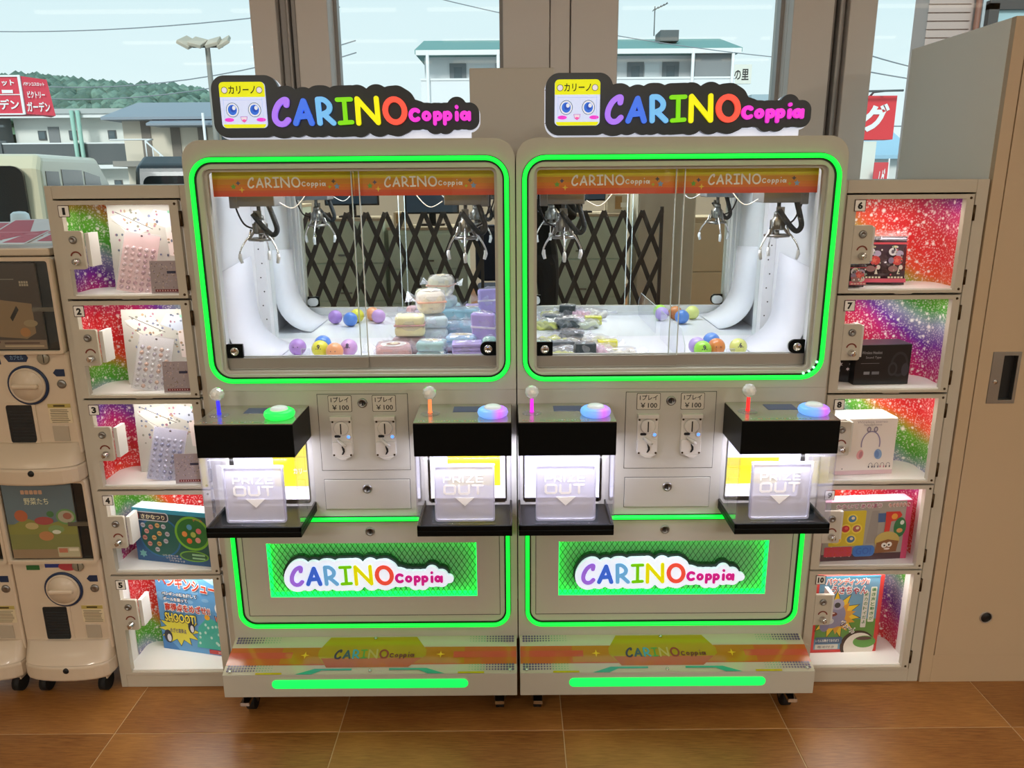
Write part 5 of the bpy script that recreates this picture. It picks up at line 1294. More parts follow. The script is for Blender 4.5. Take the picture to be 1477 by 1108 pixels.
# 6: candy-like printed bags
def bagstack(x, y, w, h, rz, label, k):
    t = thing('snack_pouch', (x, y, LROW[1] + .0125 + .001), label, 'pouch', rot=(R(-7), 0, rz))
    b = B(); n = 8; V = {}
    for i in range(n + 1):
        for j in range(n + 1):
            u, v = i / n, j / n; bulge = .016 * math.sin(PI * u) * math.sin(PI * min(v * 1.15, 1)) + .0015 * math.sin(9 * u + 7 * v + k)
            V[i, j] = (b.bm.verts.new((w * (u - .5), -bulge, h * v)), b.bm.verts.new((w * (u - .5), bulge + .002, h * v)))
    for i in range(n):
        for j in range(n):
            for s in (0, 1): b._f([V[i, j][s], V[i + 1, j][s], V[i + 1, j + 1][s], V[i, j + 1][s]], 0 if s or v < 0 else 0, True)
    for i in range(n):
        for e0 in (0, n): b._f([V[i, e0][0], V[i + 1, e0][0], V[i + 1, e0][1], V[i, e0][1]]); b._f([V[e0, i][0], V[e0, i + 1][0], V[e0, i + 1][1], V[e0, i][1]])
    b.obj('bag', mat('foil_dark_plum', '#4a3440', .2, .3, coat=.6), t)
    p = Print(-.0185, .3); q = random.Random(k)
    p.rect(-w / 2 + .004, w / 2 - .004, .006, .016, '#d8506a'); p.rect(-w / 2 + .004, w / 2 - .004, h * .83, h * .87, '#d04050'); p.up()
    for c_ in range(max(1, int(w / .05))):
        cx = -w / 2 + (.03 if w > .1 else .026) + c_ * .056
        p.ell(cx - .008, h * .68, .011, .010, '#e8e4ea').ell(cx + .008, h * .64, .010, .008, '#b8a8c8').ell(cx + .004, h * .5, .013, .012, '#d8403c').ell(cx - .012, h * .5, .007, .008, '#8a7a9a').ell(cx - .006, h * .33, .012, .008, '#9a6a6a').up()
        p.ell(cx - .009, h * .68, .004, .005, '#6a6070').poly(star(cx + .002, h * .5, .008, 5, .5), '#f07060').poly([(cx + .004, h * .22), (cx + .012, h * .22), (cx + .008, h * .36)], '#d8d0c0').ell(cx - .004, h * .78, .008, .003, '#e0dcb0').ell(cx + .013, h * .36, .005, .006, '#e8d8d0')
        for i in range(18): p.ell(cx + q.uniform(-.02, .02), h * q.uniform(.2, .8), .0022, .0026, q.choice(['#e8e0e0', '#c8506a', '#3a2a38', '#7a9a8a', '#b0a090', '#241c28']), 6)
        for i in range(5): p.rect(cx - .018 + i * .008, cx - .0125 + i * .008, h * .135, h * .17, '#e4dcc4')
    p.done(t)
    g = B(); g.quad([(-w / 2, -.012, h * .93), (w / 2, -.012, h * .9), (w / 2, .004, h * 1.12), (-w / 2, .004, h * 1.13)]); g.obj('clear_top', clear('thin_film', '#f4f4fa', body=.05, bodycol='#c8c4ca', rough=.3, ior=1.3), t)
bagstack(.972, 2.040, .118, .125, R(-5), 'glossy dark pouch with red and white print, top right locker door', 1)
bagstack(.882, 1.995, .052, .058, R(4), 'small glossy dark pouch in front, lower left of the top right locker', 2)

# 7: black headset box and small black box
z = LROW[2] + .0125
t = carton(.985, 2.005, z, .150, .07, .108, R(3), 'black headset box with faint white lettering, second right locker door', '#16161a', '#3a3036')
p = Print(-.0006, .3); p.rect(-.074, .074, .002, .106, '#131318').up(); p.ell(.045, .055, .024, .034, '#2c2c34', 26).up().ell(.045, .055, .018, .027, '#16161c', 26).up(); p.ell(.028, .042, .013, .019, '#34343c').ell(.062, .04, .010, .018, '#3a3a44').up().ell(.028, .042, .008, .013, '#1a1a20')
p.rect(-.06, -.01, .058, .0588, '#9a98a0'); p.rect(-.05, -.034, .028, .036, '#8a8a90'); p.rect(-.028, -.008, .028, .036, '#707078'); p.done(t)
text('Wireless Headset', .055, .008, -.033, .088, -.0024, mat('grey_ink', '#a8a6ac', .5), t); text('Sound Type', .042, .008, -.028, .074, -.0024, mat('grey_ink', '#a8a6ac', .5), t)
t = thing('clip_box', (.885, 2.035, z + .001), 'small black box with silver flower print beside the headset box', 'box', R(-14))
B().box(-.035, .035, 0, .05, 0, .062).obj('carton', mat('carton_black', '#17151b', .3), t, bev=.001)
p = Print(-.0006, .3); q = random.Random(2)
for i in range(9): p.poly(star(q.uniform(-.028, .028), q.uniform(.02, .052), q.uniform(.004, .008), 6, .45), q.choice(['#b8b4bc', '#e0dce4', '#7a7680']))
p.done(t)
# 8: white headphone box
z = LROW[3] + .0125
t = carton(.966, 2.005, z, .165, .085, .160, R(4), 'white headphone box with a pictured pink and blue headphone, third right locker door', '#ece2da', '#f6f6f4')
p = Print(-.0006, .4); p.rect(-.082, .082, 0, .012, '#d8b8bc'); p.up(); c_ = (.012, .078)
p.loop([(c_[0] + .026 * math.cos(a), c_[1] + .01 + .036 * math.sin(a)) for a in [PI * (1.08 - 1.16 * q / 20) for q in range(21)]], .0032, '#8f86a8').up()
p.ell(-.015, .058, .0095, .014, '#e8a8a8', tilt=-.2).ell(.036, .058, .011, .015, '#88a8d0', tilt=.2).up().ell(-.013, .058, .005, .010, '#c88890', tilt=-.2).ell(.033, .058, .006, .011, '#6a8cc0', tilt=.2)
for a in (.003, .022): p.ell(a, .130, .006, .008, '#8a8090').up().ell(a, .130, .003, .0045, '#d0c8d0')
for i in range(4):
    a = .018 + i * .0165; p.loop([(a + .005 * math.cos(u), .026 + .007 * math.sin(u)) for u in [PI * q / 8 for q in range(9)]], .0011, '#6a6068'); p.ell(a - .005, .022, .0018, .0035, ['#3a3a44', '#6a6a7a', '#c87a8a', '#2a2a30'][i], 8).ell(a + .005, .022, .0018, .0035, ['#3a3a44', '#6a6a7a', '#c87a8a', '#2a2a30'][i], 8)
p.ell(-.062, .018, .0016, .0016, '#2a2a30'); p.done(t)
text('Wireless stereo', .085, .007, .01, .152, -.0024, mat('grey_ink2', '#a89ca0', .5), t); text('headphone', .05, .009, .012, .143, -.0024, mat('grey_ink2', '#a89ca0', .5), t)
# 9: hammer game
z = LROW[4] + .0125
t = carton(.990, 1.995, z, .250, .045, .178, R(4), 'colourful hammer game box with yellow board and red hammer, fourth right locker door', '#d88ab0', '#f0b8cc')
p = Print(-.0006); w = .125; h = .178
p.rect(-w, w, 0, h, '#a8a298'); p.rect(-w, w, 0, .02, '#4a2c34'); p.rect(.108, w, .0, h, '#d84a78'); p.up(); p.rr(-w + .018, -.006, .045, h - .026, .004, '#d8c030').up(); p.poly([(.0, .05), (.01, h - .028), (.032, h - .028), (.032, .05)], '#9a948c')
for a, c_, c in ((-.088, .128, '#e8a020'), (-.045, .128, '#4a80a8'), (-.1, .098, '#8a7860'), (-.062, .098, '#c83030'), (-.086, .066, '#f0a818'), (-.044, .066, '#3c6ea0'), (-.03, .098, '#b05a50')):
    p.ell(a, c_, .0155, .0145, '#f0d850', 22).up(.00008).ell(a, c_, .0115, .0105, c, 20).up(.00008).ell(a + .002, c_ + .002, .005, .0045, '#e8d8b0' if c != '#c83030' else '#e86060', 12)
p.poly([(.028, .142), (.05, .142), (.05, .115), (.03, .115)], '#4a6a9a').poly([(.05, .146), (.09, .146), (.098, .135), (.088, .12), (.068, .116), (.064, .06), (.050, .06), (.052, .116)], '#d83a34').up(.0001).ell(.076, .131, .009, .009, '#e8a040', 16)
p.ell(.095, .098, .018, .030, '#2f7a48', 20).up(.0001).ell(.1, .112, .006, .007, '#e0e8e0', 12).ell(.095, .088, .009, .007, '#e0a060', 12)
p.ell(.062, .058, .036, .028, '#c8b060', 26).up(.0001).poly([(.03, .02), (.092, .024), (.096, .056), (.064, .062), (.032, .052)], '#8a5a34').up(.0001).ell(.055, .044, .008, .008, '#f4f0e8', 14).ell(.07, .046, .008, .008, '#f4f0e8', 14).up(.0001).ell(.056, .043, .003, .003, '#2a1c18', 8).ell(.069, .045, .003, .003, '#2a1c18', 8).ell(.064, .033, .009, .003, '#f0e0d8', 10)
p.rr(-.035, .028, .012, .046, .012, '#3c78c8').up(.0001).rr(-.118, -.038, .014, .044, .004, '#c83a50'); p.poly(star(-.112, .15, .012, 8, .6), '#5a6a98'); p.done(t)
for (s, ww, hh, xx, zz, a_, b_) in (('ゲームで', .07, .014, -.078, .037, wi, rd), ('バトって', .07, .014, -.076, .021, wi, rd), ('GO!', .045, .022, -.004, .029, wi, mat('blue_title', '#2f62b8', .5)), ('たたいて あそぼう', .13, .012, -.03, h - .012, wi, mat('magenta_title', '#a83a70', .5)), ('もぐらたたき', .06, .011, .085, h - .012, wi, rd)):
    text(s, ww + .003, hh + .003, xx, zz, -.0028, a_, t, bold=.08, name='title_outline'); text(s, ww, hh, xx, zz, -.0031, b_, t, bold=.02, name='title')
# 10: bouncing bunny
z = LROW[5] + .0125
t = carton(.980, 2.030, z, .198, .055, .252, R(2), 'red and green bouncing bunny toy box, bottom right locker door', '#c83434', '#e05a50')
p = Print(-.0006); w = .099; h = .252
p.rect(-w, w, 0, h, '#cf3a34'); p.up().rect(-w + .008, w - .012, .01, h, '#6a9ab8').up(.0001).rect(-w + .008, w - .012, .045, .11, '#5f8f3c').up(.0001)
p.poly(star(-.035, .125, .078, 11, .55, sz=1.05), '#2c1c14').up(.0001).poly(star(-.035, .125, .073, 11, .55, sz=1.05), '#e8c42c').up(.0001); p.poly(star(-.03, .118, .058, 10, .6), '#d89a30').up(.0001)
p.poly([(-.078, .195), (-.06, .20), (-.05, .165), (-.066, .16)], '#e8b030'); p.ell(-.045, .125, .040, .044, '#8a86a0', 26).ell(-.075, .145, .018, .016, '#9a96ae', 18).ell(-.032, .160, .020, .018, '#a8a4ba', 20).ell(-.065, .09, .014, .02, '#7c7896').ell(-.02, .10, .02, .013, '#8a86a0').up(.0001)
p.ell(-.078, .146, .008, .008, '#4a4640', 14).ell(-.032, .157, .009, .009, '#3c3a38', 14).ell(-.048, .128, .018, .008, '#7a3a30', 18).ell(-.05, .105, .012, .010, '#c8c8cc', 16).up(.0001).ell(-.048, .131, .011, .003, '#e0c8c0', 12)
p.ell(.04, .022, .052, .050, '#3a2414', 30).up(.0001).ell(.045, .018, .046, .046, '#e4dcd0', 30).up(.0001).ell(.06, .034, .034, .020, '#5f9a40', 24).ell(.058, .045, .024, .006, '#5a3a34', 18)
p.rr(.062, .080, .100, .215, .003, '#e4e4d0').rr(.042, .058, .082, .200, .003, '#dcd8d0'); p.rr(-w + .012, -.008, .030, .052, .002, '#4a6484').rr(-w + .012, -.018, .012, .028, .002, '#d8d4c8'); p.rect(-w + .008, w - .012, h - .006, h, '#4a98b8'); p.done(t)
for (s, ww, hh, xx, zz, a_, b_) in (('バウンディング!!', .125, .022, -.01, h - .018, wi, rd), ('うさちゃん', .105, .026, -.002, h - .046, wi, mat('crimson_title', '#a82838', .5)), ('ぴょ〜ん', .05, .018, .005, .085, wi, mat('brown_title', '#5a3418', .5))):
    text(s, ww + .006, hh + .005, xx, zz, -.0028, a_, t, bold=.1, name='title_outline', tilt=-.02 if zz > .1 else -.6); text(s, ww, hh, xx, zz, -.0032, b_, t, bold=.02, name='title', tilt=-.02 if zz > .1 else -.6)
gi = mat('green_ink', '#3a7a38', .5)
for i, ch in enumerate('鳴き声と動きが'): text(ch, .012, .012, .071, .206 - i * .0155, -.0028, gi, t, bold=.02)
for i, ch in enumerate('魅力のトイだよ'): text(ch, .011, .011, .050, .191 - i * .0150, -.0028, gi, t, bold=.02)
text('いろんな動きであそぼう', .07, .010, -.052, .041, -.0028, wi, t, bold=.01); text('電池付き', .05, .008, -.055, .020, -.0028, nv, t)

# ================================================================ CAPSULE TOY MACHINES AT THE LEFT
gw_ = mat('ivory_machine_plastic', '#d2bfa6', .35, coat=.2); gdk = mat('smoked_window', '#1c2024', .1); nvy = mat('navy_sticker', '#1d2f4e', .4)
def capsule_machine(x, z0, label, kind, casters):
    t = thing('capsule_machine', (x, 1.955, z0), label, 'capsule machine'); hw = .1225
    # body with recessed window and bulging tray lip
    b = B(); b.box(-hw, hw, .0, .32, .07, .350); b.box(-hw, hw, .012, .32, .350, .59); b.obj('body', gw_, t, bev=.006, seg=3)
    prof = []
    for q in range(13):
        a = PI * q / 12; prof.append((-hw * math.cos(a) * 1.0, -.055 * math.sin(a) ** .6))
    P = prof + [(hw, .10), (-hw, .10)]
    b = B(); b.prismz(P, .0, .048); b.obj('tray_lip', gw_, t, bev=.008, seg=3)
    b = B(); P2 = [(p[0] * .985, p[1] * .93 if p[1] < 0 else p[1]) for p in P]; a_ = [b.bm.verts.new((p[0], p[1], .0485)) for p in P2]; c_ = [b.bm.verts.new((p[0] * .97, max(p[1] * .25, -.02) if p[1] < 0 else p[1], .105)) for p in P2]
    b._f(c_)
    for i in range(len(P2)): j = (i + 1) % len(P2); b._f([a_[i], a_[j], c_[j], c_[i]], 0, True)
    b.obj('tray_slope', gw_, t)
    B().lathe([(.009, 0), (.008, .004), (.0003, .005)], (.012, -.052, .036), 'Y', 14).obj('lip_button', M['blackm'], t)
    # window unit: dark hollow with display card, clear front
    b = B(); b.box(-hw + .006, hw - .006, .004, .012, .352, .585); b.obj('window_back', gdk, t, bev=.002)
    b = B(); b.ring(rrect(-hw, hw, .346, .592, .008), rrect(-hw + .007, hw - .007, .354, .583, .006), -.012, .012); b.obj('window_frame', gw_, t)
    B().quad([(-hw + .007, -.008, .354), (hw - .007, -.008, .354), (hw - .007, -.008, .583), (-hw + .007, -.008, .583)]).obj('window_pane', M['cglass'], t)
    B().box(.055, hw - .008, -.004, .003, .455, .466).obj('window_clip', clear('smoke_clip', '#b0aaa0', body=.5, bodycol='#8a8070', rough=.2), t)
    B().box(-hw + .012, .078, -.001, .003, .358, .578).obj('display_card', mat('card_back', '#6a6258', .5), t)
    p = Print(-.0015, .4); q = random.Random(kind)
    if kind == 1:      # brown toy card
        p.rect(-hw + .012, .078, .358, .578, '#4b403a').up(); p.poly([(-.105, .395), (.03, .385), (.055, .40), (.055, .475), (-.02, .485), (-.105, .50)], '#8f7455').up(.0001)
        p.poly([(.0, .43), (.02, .46), (.015, .47), (-.005, .44)], '#2c2420').loop([(-.07, .445), (-.055, .44), (-.04, .446)], .003, '#2c2420').up(.0001).ell(.045, .425, .018, .009, '#a08a68').ell(.028, .402, .013, .012, '#b07a48')
        p.rect(-hw + .012, .078, .358, .382, '#8a7460').up(.0001).rect(-.03, .07, .364, .368, '#c0a888').rect(-.03, .06, .372, .376, '#5a4038').rect(-.1, -.04, .374, .38, '#5c2c38')
        for i in range(4):
            for j in range(2): p.rect(.032 + i * .006, .0365 + i * .006, .52 + j * .007, .5255 + j * .007, '#b8a890')
        p.rect(-.1, .02, .536, .5385, '#8a8074').ell(-.03, .515, .006, .006, '#9a9088')
    elif kind == 2:    # vegetable meadow card
        p.rect(-hw + .012, .078, .358, .578, '#6c7c84').up().rect(-hw + .012, .078, .358, .46, '#8a8a52').rect(-hw + .012, .078, .358, .385, '#a08468').up(.0001)
        p.poly([(-.11, .45), (-.06, .478), (.0, .46), (.05, .475), (.078, .455), (.078, .43), (-.11, .43)], '#93904c').up(.0001)
        p.ell(-.07, .485, .018, .017, '#c06848').ell(-.01, .470, .026, .012, '#b05050').ell(.01, .49, .010, .009, '#4a7a4a').ell(-.045, .455, .018, .010, '#c8b078').ell(.02, .445, .022, .012, '#8aa068').ell(-.01, .425, .02, .014, '#c8885a').up(.0001)
        p.ell(.052, .482, .027, .023, '#6f9a5c', 24).up(.0001).ell(.052, .482, .022, .018, '#b0a890', 24).up(.0001).ell(.056, .484, .012, .010, '#a86a58', 14).ell(.02, .437, .012, .006, '#e0dcc8')
        p.rr(.015, .075, .362, .392, .003, '#c8ba98').up(.0001).rect(.018, .042, .375, .388, '#c87a60').rect(.046, .072, .380, .388, '#ecdcc0')
        for i in range(5): p.rr(-.06 + i * .012, -.05 + i * .012, .548, .560, .002, '#d8a88a')
    else:
        p.rect(-hw + .012, .078, .358, .578, '#3a4248').up().ell(-.02, .47, .05, .05, '#5a6a60').ell(.03, .40, .03, .03, '#8a6a50').rect(-.1, .06, .54, .56, '#8a7a68')
    p.done(t, 'card_print')
    if kind == 2: text('野菜たち', .066, .020, -.022, .528, -.0026, mat('cream_ink', '#f0e8c0', .5), t, bold=.006)
    # control panel: dial, coin slot, stickers, outlet
    B().lathe([(.053, -.001), (.053, .004), (.050, .006), (.047, .004)], (.012, 0, .262), 'Y', 36).obj('dial_ring', nvy, t)
    d = B().lathe([(.0465, .0), (.0465, .008), (.043, .010), (.042, .007), (.040, .007), (.038, .014), (.0003, .016)], (.012, 0, .262), 'Y', 36).obj('dial', gw_, t)
    B().box(-.022, .046, -.024, -.012, .2555, .2685).obj('dial_grip', gw_, d, bev=.005, seg=3)
    B().lathe([(.0155, 0), (.0155, .004), (.013, .006), (.0003, .006)], (.062, 0, .333), 'Y').obj('coin_disc', mat('grey_disc', '#98917f', .35, .3), t)
    B().box(.0635, .0655, -.0066, -.005, .322, .344).obj('coin_slot', M['blackm'], t)
    B().lathe([(.012, 0), (.011, .003), (.007, .005), (.004, .004), (.0003, .004)], (.098, 0, .264), 'Y').obj('key_lock', M['steel'], t)
    B().prism([(.080, .294), (.088, .285), (.110, .285), (.110, .304), (.088, .304)], -.0012, 0).obj('arrow_sticker', nvy, t)
    if kind != 2:
        B().prism([(-.040, .340), (-.030, .324), (.016, .324), (.022, .335), (.016, .346), (-.030, .346)], -.0012, 0).obj('name_sticker', nvy, t); B().prism([(-.09, .318), (-.05, .318), (-.052, .346), (-.09, .346)], -.0012, 0).obj('side_sticker', nvy, t)
        text('カプセル', .034, .012, -.007, .336, -.0018, mat('pale_blue_ink', '#8fb0d0', .5), t)
    else:
        B().box(-.082, -.046, -.0012, 0, .322, .336).obj('green_sticker', mat('green_sticker', '#2f6a38', .4), t); B().box(-.030, .012, -.0012, 0, .329, .343).obj('name_sticker', mat('blue_sticker', '#2a3a80', .4), t)
        B().prism(ellipse(.034, .332, .027, .013, 16), -.0014, 0).obj('red_sticker', mat('red_sticker', '#b04048', .4), t)
    s = B().box(.052, .112, -.0012, 0, .158, .211).obj('notice_sticker', mat('notice_cream', '#dccba8', .5), t)
    p = Print(-.0015); p.rect(.052, .112, .200, .211, '#b8a45a').up().rect(.067, .097, .203, .208, '#4a4020'); q = random.Random(kind + 5)
    for i in range(8): p.rect(.055 + q.uniform(0, .004), .109 - q.uniform(0, .01), .160 + i * .0048, .1618 + i * .0048, '#6a5c48')
    p.done(s, 'notice_print')
    B().box(.056, .098, -.0025, 0, .108, .150).obj('clear_card_pocket', mat('grey_pocket', '#b3a692', .25), t, bev=.001)
    b = B(); b.ring(rrect(-.066, .020, .095, .216, .010), rrect(-.058, .012, .103, .209, (.008, .014, .004, .008)), -.004, .004); o = b.obj('outlet_rim', gw_, t)
    B().prism(rrect(-.058, .012, .103, .209, (.008, .014, .004, .008)), -.0018, .001).obj('outlet_flap', mat('smoked_flap', '#20282c', .12), t)
    b = B(); 
    for i in range(9): b.box(-.050, .006, -.0024, -.0017, .118 + i * .009, .1188 + i * .009)
    b.obj('flap_rib', mat('smoked_rib', '#323c42', .3), t)
    if casters:
        for cx in (-.085, .085):
            c = B().box(cx - .014, cx + .014, -.01, .02, -.02, .001).obj('caster', gw_, t); B().cyl((cx - .010, .005, -.036), (cx + .010, .005, -.036), .0265, seg=18).obj('wheel', M['rubber'], c)
            c = B().box(cx - .014, cx + .014, .26, .29, -.02, .001).obj('caster', gw_, t); B().cyl((cx - .010, .275, -.036), (cx + .010, .275, -.036), .0265, seg=18).obj('wheel', M['rubber'], c)
    return t
capsule_machine(-1.2695, .0635, 'lower capsule toy machine beside the left locker, vegetable meadow card in its window', 2, True)
capsule_machine(-1.2695, .6545, 'upper capsule toy machine beside the left locker, dark brown card in its window', 1, False)
capsule_machine(-1.518, .0635, 'lower capsule toy machine at the left edge of the picture', 3, True)
capsule_machine(-1.518, .6545, 'upper capsule toy machine at the left edge of the picture', 4, False)
t = thing('flyer_stack', (-1.36, 1.95, 1.2475), 'glossy red and white flyers lying on top of the capsule machines', 'flyers')
b = B(); b.box(-.25, .20, .02, .30, 0, .020); b.obj('tray', gw_, t, bev=.004)
q = random.Random(3)
for i in range(4):
    o = B().box(-.105, .105, 0, .20, 0, .0012).obj('flyer', mat('flyer_white', '#f0eef0', .15), t); o.location = (-.14 + .08 * i, .03 + .012 * i, .024 + .0016 * i); o.rotation_euler = (R(10 + 1.5 * i), 0, R(q.uniform(-14, 14)))
    p = Print(0); p.poly([(-.1, .0), (.02, .0), (-.05, .19), (-.1, .19)], '#d84a60').poly([(.04, .01), (.1, .01), (.1, .12), (.06, .1)], '#d84a60').rect(-.09, .09, .08, .09, '#e87a88')
    for k in range(14): p.rect(-.08 + k * .011, -.073 + k * .011, .03 + (k % 3) * .02, .035 + (k % 3) * .02, '#c03050')
    f = p.done(o, 'flyer_print'); f.location = (0, 0, .0014); f.rotation_euler = (R(-90), 0, 0)

# ================================================================ ROOM BEHIND THE CAMERA (seen in the machines' back mirrors)
# folding lattice gate
def gate(x0, n, label):
    t = thing('lattice_gate', (x0, -1.55, 0), label, 'gate'); m_ = mat('dark_brown_slat', '#474448', .5); dx = .152; hh = 1.17
    for k in range(-3, n + 1):
        for s in (1, -1):
            xa = k * dx; xb = xa + 3 * dx; z0_, z1_ = .06, hh
            if s < 0: xa, xb = xb, xa
            L_, R_ = 0, n * dx
            f0, f1 = 0., 1.
            for (p_, q_) in ((-(xb - xa), xa - L_), ((xb - xa), R_ - xa)):
                if p_ < 0: f0 = max(f0, q_ / p_)
                elif p_ > 0: f1 = min(f1, q_ / p_)
            if f1 - f0 < .1: continue
            A_ = Vector((xa + (xb - xa) * f0, .012 * s, z0_ + (z1_ - z0_) * f0)); B_ = Vector((xa + (xb - xa) * f1, .012 * s, z0_ + (z1_ - z0_) * f1))
            d = (B_ - A_).normalized(); nx = Vector((-d.z, 0, d.x)) * .018
            P = [A_ - nx, B_ - nx, A_ - nx + Vector((0, .008, 0)), B_ - nx + Vector((0, .008, 0)), A_ + nx, B_ + nx, A_ + nx + Vector((0, .008, 0)), B_ + nx + Vector((0, .008, 0))]
            B().hexa([tuple(q) for q in P]).obj('slat', m_, t)
    for xx in (0, n * dx): B().box(xx - .012, xx + .012, -.012, .022, 0, hh + .03).obj('post', m_, t)
gate(-1.75, 10, 'dark folding lattice gate behind the photographer, left part'); gate(.28, 6, 'dark folding lattice gate behind the photographer, right part')
cabg = mat('pale_green_grey_steel', '#d2e6dc', .5); beige = mat('beige_desk_side', '#c4b8a2', .5)
def desk(x, y, w, h, label, m_=None, drawers=3):
    t = thing('office_cabinet', (x, y, 0), label, 'cabinet')
    B().box(-w / 2, w / 2, -.45, 0, .03, h - .025).obj('body', m_ or cabg, t, bev=.004); B().box(-w / 2 - .01, w / 2 + .01, -.46, .01, h - .025, h).obj('top', beige, t, bev=.003)
    for k in range(drawers):
        za = .06 + (h - .11) * k / drawers; dr = B().box(-w / 2 + .01, w / 2 - .01, 0, .012, za, za + (h - .11) / drawers - .01).obj('drawer', m_ or cabg, t, bev=.003)
        B().box(-.05, .05, .012, .022, za + .06, za + .075).obj('handle', M['steel'], dr)
    B().box(-w / 2 + .02, w / 2 - .02, -.43, -.02, 0, .03).obj('plinth', M['blackm'], t)
    return t
desk(-1.45, -2.1, .7, 1.10, 'pale green grey office cabinet behind the lattice gate, far left')
desk(-.72, -2.1, .68, 1.02, 'pale green grey office cabinet behind the lattice gate, second from left')
desk(.62, -2.2, .8, 1.12, 'pale grey office cabinet behind the lattice gate, right of the photographer')
desk(1.35, -2.15, .5, 1.38, 'tall pale grey filing cabinet at the right behind the gate', mat('light_grey_steel', '#cfcdc4', .5), 1)
desk(-2.4, -2.6, .9, 1.2, 'wide pale cabinet at the far left behind the gate')
desk(2.3, -2.9, 1.2, 1.05, 'wide low cabinet far right behind the gate', beige, 2)
def monitor(x, y, z, label):
    t = thing('monitor', (x, y, z), label, 'monitor'); B().box(-.24, .24, -.03, 0, .1, .42).obj('screen_case', M['blackm'], t, bev=.006); B().box(-.225, .225, .0, .002, .115, .405).obj('screen', mat('dim_screen', '#3c4650', .1, em=.15, emc='#607890'), t)
    B().box(-.03, .03, -.04, -.02, .0, .2).obj('neck', M['blackm'], t); B().box(-.11, .11, -.09, .05, 0, .012).obj('foot', M['blackm'], t)
monitor(-1.4, -2.3, 1.101, 'black monitor on the far left office cabinet'); monitor(-.7, -2.35, 1.021, 'black monitor on the second office cabinet'); monitor(.62, -2.45, 1.121, 'black monitor on the cabinet right of the photographer')
def cbox(x, y, z, w, h, col, label):
    t = thing('cardboard_box', (x, y, z), label, 'box'); B().box(-w / 2, w / 2, -.2, 0, 0, h).obj('carton', mat('board_' + col, col, .7), t, bev=.003); B().box(-.03, .03, -.2, .001, h * .2, h * .9).obj('tape', mat('tape', '#b08a58', .4), t); B().box(w * .1, w * .35, .0, .0015, h * .3, h * .55).obj('label_slip', wht, t)
cbox(-1.93, -2.05, 0, .2, .34, '#c9a77a', 'brown cardboard box on the floor left of the office cabinets')
cbox(.95, -2.3, 1.121, .2, .16, '#d8d0c0', 'small cream box on the cabinet right of the photographer'); cbox(1.35, -2.25, 1.381, .26, .2, '#e0dcd0', 'cream box on the tall filing cabinet'); cbox(-.98, -2.25, 1.021, .1, .12, '#d8c8b0', 'little beige box on the second office cabinet')
t = thing('office_chair', (-.08, -1.9, 0), 'dark blue office chair behind the lattice gate', 'chair', PI)
fbm = mat('dark_blue_cloth', '#26324a', .85); B().prism(rrect(-.22, .22, .58, 1.05, .08, 5), -.03, .03).obj('backrest', fbm, t, bev=.02); B().box(-.23, .23, .02, .46, .44, .51).obj('seat', fbm, t, bev=.03); B().cyl((0, .24, .08), (0, .24, .44), .025).obj('gas_stem', M['blackm'], t)
B().tube([(0, -.0, .50), (0, -.02, .7)], .018, 8).obj('back_bar', M['blackm'], t)
for k in range(5):
    a = 2 * PI * k / 5; o = B().tube([(0, .24, .09), (.28 * math.cos(a), .24 + .28 * math.sin(a), .06)], [.022, .014], 8).obj('leg', M['blackm'], t); B().sphere((.28 * math.cos(a), .24 + .28 * math.sin(a), .028), .028, 1).obj('caster', M['rubber'], o)
# shelf of goods at the far left
t = thing('goods_shelf', (-3.4, -3.4, 0), 'tall shelf with stacked goods far behind at the left', 'shelf')
for z_ in (.1, .5, .9, 1.3, 1.7): B().box(-.6, .6, -.4, 0, z_, z_ + .02).obj('shelf_board', mat('shelf_grey', '#8a8680', .5), t)
for x_ in (-.6, .58): B().box(x_, x_ + .02, -.4, 0, 0, 1.8).obj('upright', M['steel'], t)
q = random.Random(8)
for i, z_ in enumerate((.12, .52, .92, 1.32)):
    for k in range(4): cbox(-3.82 + k * .27, -3.45, z_ + .0005, .2, q.uniform(.15, .3), q.choice(['#c9a77a', '#8fa0b0', '#b86a58', '#d8d0c0']), 'packed goods box on the %s board of the far left shelf, %s' % (('lowest', 'second', 'third', 'top')[i], ('left end', 'second from left', 'third from left', 'right end')[k]))

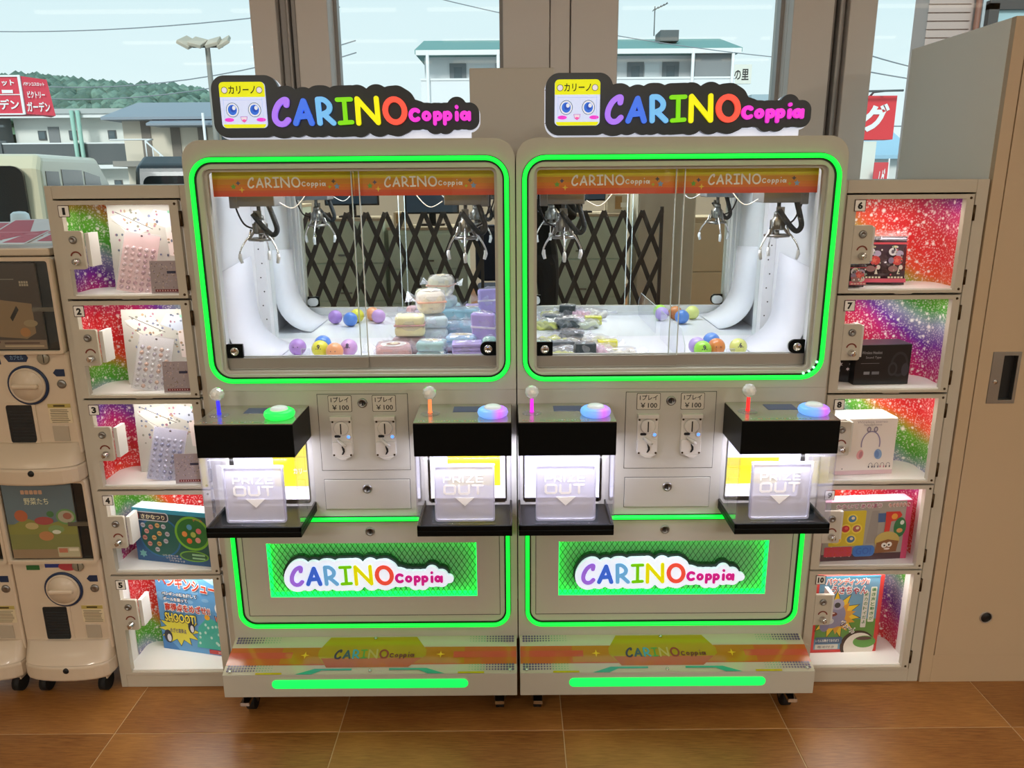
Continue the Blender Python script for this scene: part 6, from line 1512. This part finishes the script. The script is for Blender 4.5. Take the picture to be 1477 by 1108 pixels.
# ---- the photographer in dark clothes, seen only in the mirrors
def person():
    t = thing('person', (.16, -.66, 0), 'person in a black jacket and dark trousers standing and holding up a phone', 'person')
    J = {'pel': (0, 0, .93, .13), 'waist': (0, 0, 1.06, .125), 'chest': (0, .01, 1.26, .15), 'neck0': (0, .0, 1.43, .075), 'neck': (0, .01, 1.50, .055), 'head0': (0, .03, 1.57, .075), 'head': (0, .03, 1.66, .09), 'top': (0, .02, 1.72, .065)}
    E_ = [('pel', 'waist'), ('waist', 'chest'), ('chest', 'neck0'), ('neck0', 'neck'), ('neck', 'head0'), ('head0', 'head'), ('head', 'top')]
    for s, n in ((-1, 'l'), (1, 'r')):
        J.update({n + 'hip': (s * .09, 0, .88, .10), n + 'kn': (s * .10, .01, .50, .062), n + 'an': (s * .10, -.01, .10, .042), n + 'heel': (s * .10, -.03, .045, .04), n + 'toe': (s * .11, .15, .035, .035),
                  n + 'sh': (s * .18, 0, 1.40, .065), n + 'el': (s * .25, .08, 1.16, .045), n + 'wr': (s * .07, .30, 1.36, .030), n + 'pm': (s * .045, .335, 1.40, .030)})
        E_ += [('pel', n + 'hip'), (n + 'hip', n + 'kn'), (n + 'kn', n + 'an'), (n + 'an', n + 'heel'), (n + 'heel', n + 'toe'), ('neck0', n + 'sh'), (n + 'sh', n + 'el'), (n + 'el', n + 'wr'), (n + 'wr', n + 'pm')]
    K = list(J); me = bpy.data.meshes.new('body'); me.from_pydata([J[k][:3] for k in K], [(K.index(a), K.index(b_)) for a, b_ in E_], [])
    o = bpy.data.objects.new('body', me); COL.objects.link(o); o.parent = t
    o.modifiers.new('skin', 'SKIN'); sv = me.skin_vertices[0].data
    for i, k in enumerate(K): r = J[k][3]; sv[i].radius = (r * (1.15 if k in ('pel', 'waist', 'chest') else 1), r * (.8 if k in ('pel', 'waist', 'chest') else 1)); sv[i].use_root = (k == 'pel')
    sd = o.modifiers.new('sub', 'SUBSURF'); sd.levels = 2; sd.render_levels = 2
    m_ = bpy.data.materials.new('clothes_and_skin'); m_.use_nodes = True; n = m_.node_tree.nodes; L = m_.node_tree.links; b = n['Principled BSDF']; tc_ = n.new('ShaderNodeTexCoord'); sp_ = n.new('ShaderNodeSeparateXYZ'); L.new(tc_.outputs['Object'], sp_.inputs[0])
    cr_ = n.new('ShaderNodeValToRGB'); cr_.color_ramp.interpolation = 'CONSTANT'; e_ = cr_.color_ramp.elements; mr_ = n.new('ShaderNodeMath'); mr_.operation = 'DIVIDE'; mr_.inputs[1].default_value = 2; L.new(sp_.outputs['Z'], mr_.inputs[0]); L.new(mr_.outputs[0], cr_.inputs[0])
    e_[0].position = 0; e_[0].color = (.01, .01, .012, 1); e_[1].position = .045; e_[1].color = (.02, .022, .03, 1); x = e_.new(.46); x.color = (.008, .010, .014, 1); x = e_.new(.737); x.color = (*lin('#c89a7a'), 1)
    L.new(cr_.outputs[0], b.inputs['Base Color']); b.inputs['Roughness'].default_value = .8; me.materials.append(m_)
    skn = mat('skin', '#c89a7a', .6); hair = mat('black_hair', '#15110f', .6)
    h = B(); h.sphere((0, .005, 1.695), .098, 3, scale=(1, 1.08, 1.0)); hm = h.obj('hair', hair, t)
    for v in hm.data.vertices:
        if v.co.y > .06 and v.co.z < 1.70: v.co.y = .055
        if v.co.z < 1.62: v.co.z = 1.62
    f = B(); f.sphere((0, .112, 1.635), .012, 2, scale=(.8, 1.2, 1.4))
    for s in (-1, 1): f.sphere((s * .09, .02, 1.645), .02, 2, scale=(.4, .8, 1.3))
    f.obj('nose_and_ears', skn, t)
    for s in (-1, 1): B().sphere((s * .032, .105, 1.67), .010, 2).obj('eye', mat('eye_dark', '#20140e', .3), t)
    B().box(-.022, .022, .108, .115, 1.592, 1.599).obj('mouth', mat('lips', '#a8645a', .6), t, bev=.002)
    for s in (-1, 1):
        hd = B()
        for k in range(4): hd.tube([(s * .045, .335, 1.395 + .014 * k), (s * .058, .36, 1.392 + .017 * k), (s * .052, .377, 1.392 + .017 * k), (s * .03, .378, 1.392 + .017 * k)], [.009, .0085, .008, .007], 8)
        hd.tube([(s * .045, .33, 1.385), (s * .02, .325, 1.40), (s * .005, .332, 1.42)], [.011, .010, .008], 8); hd.obj('hand', skn, t)
    ph = thing('phone', (.16, -.268, 1.385), 'black phone held up in both hands by the photographer', 'phone'); B().box(-.075, .075, -.012, -.004, 0, .075).obj('case', M['blackm'], ph, bev=.004); B().box(-.07, .07, -.0135, -.012, .004, .071).obj('screen', mat('phone_screen', '#8a96a0', .2, em=.3, emc='#8a96a0'), ph)
person()
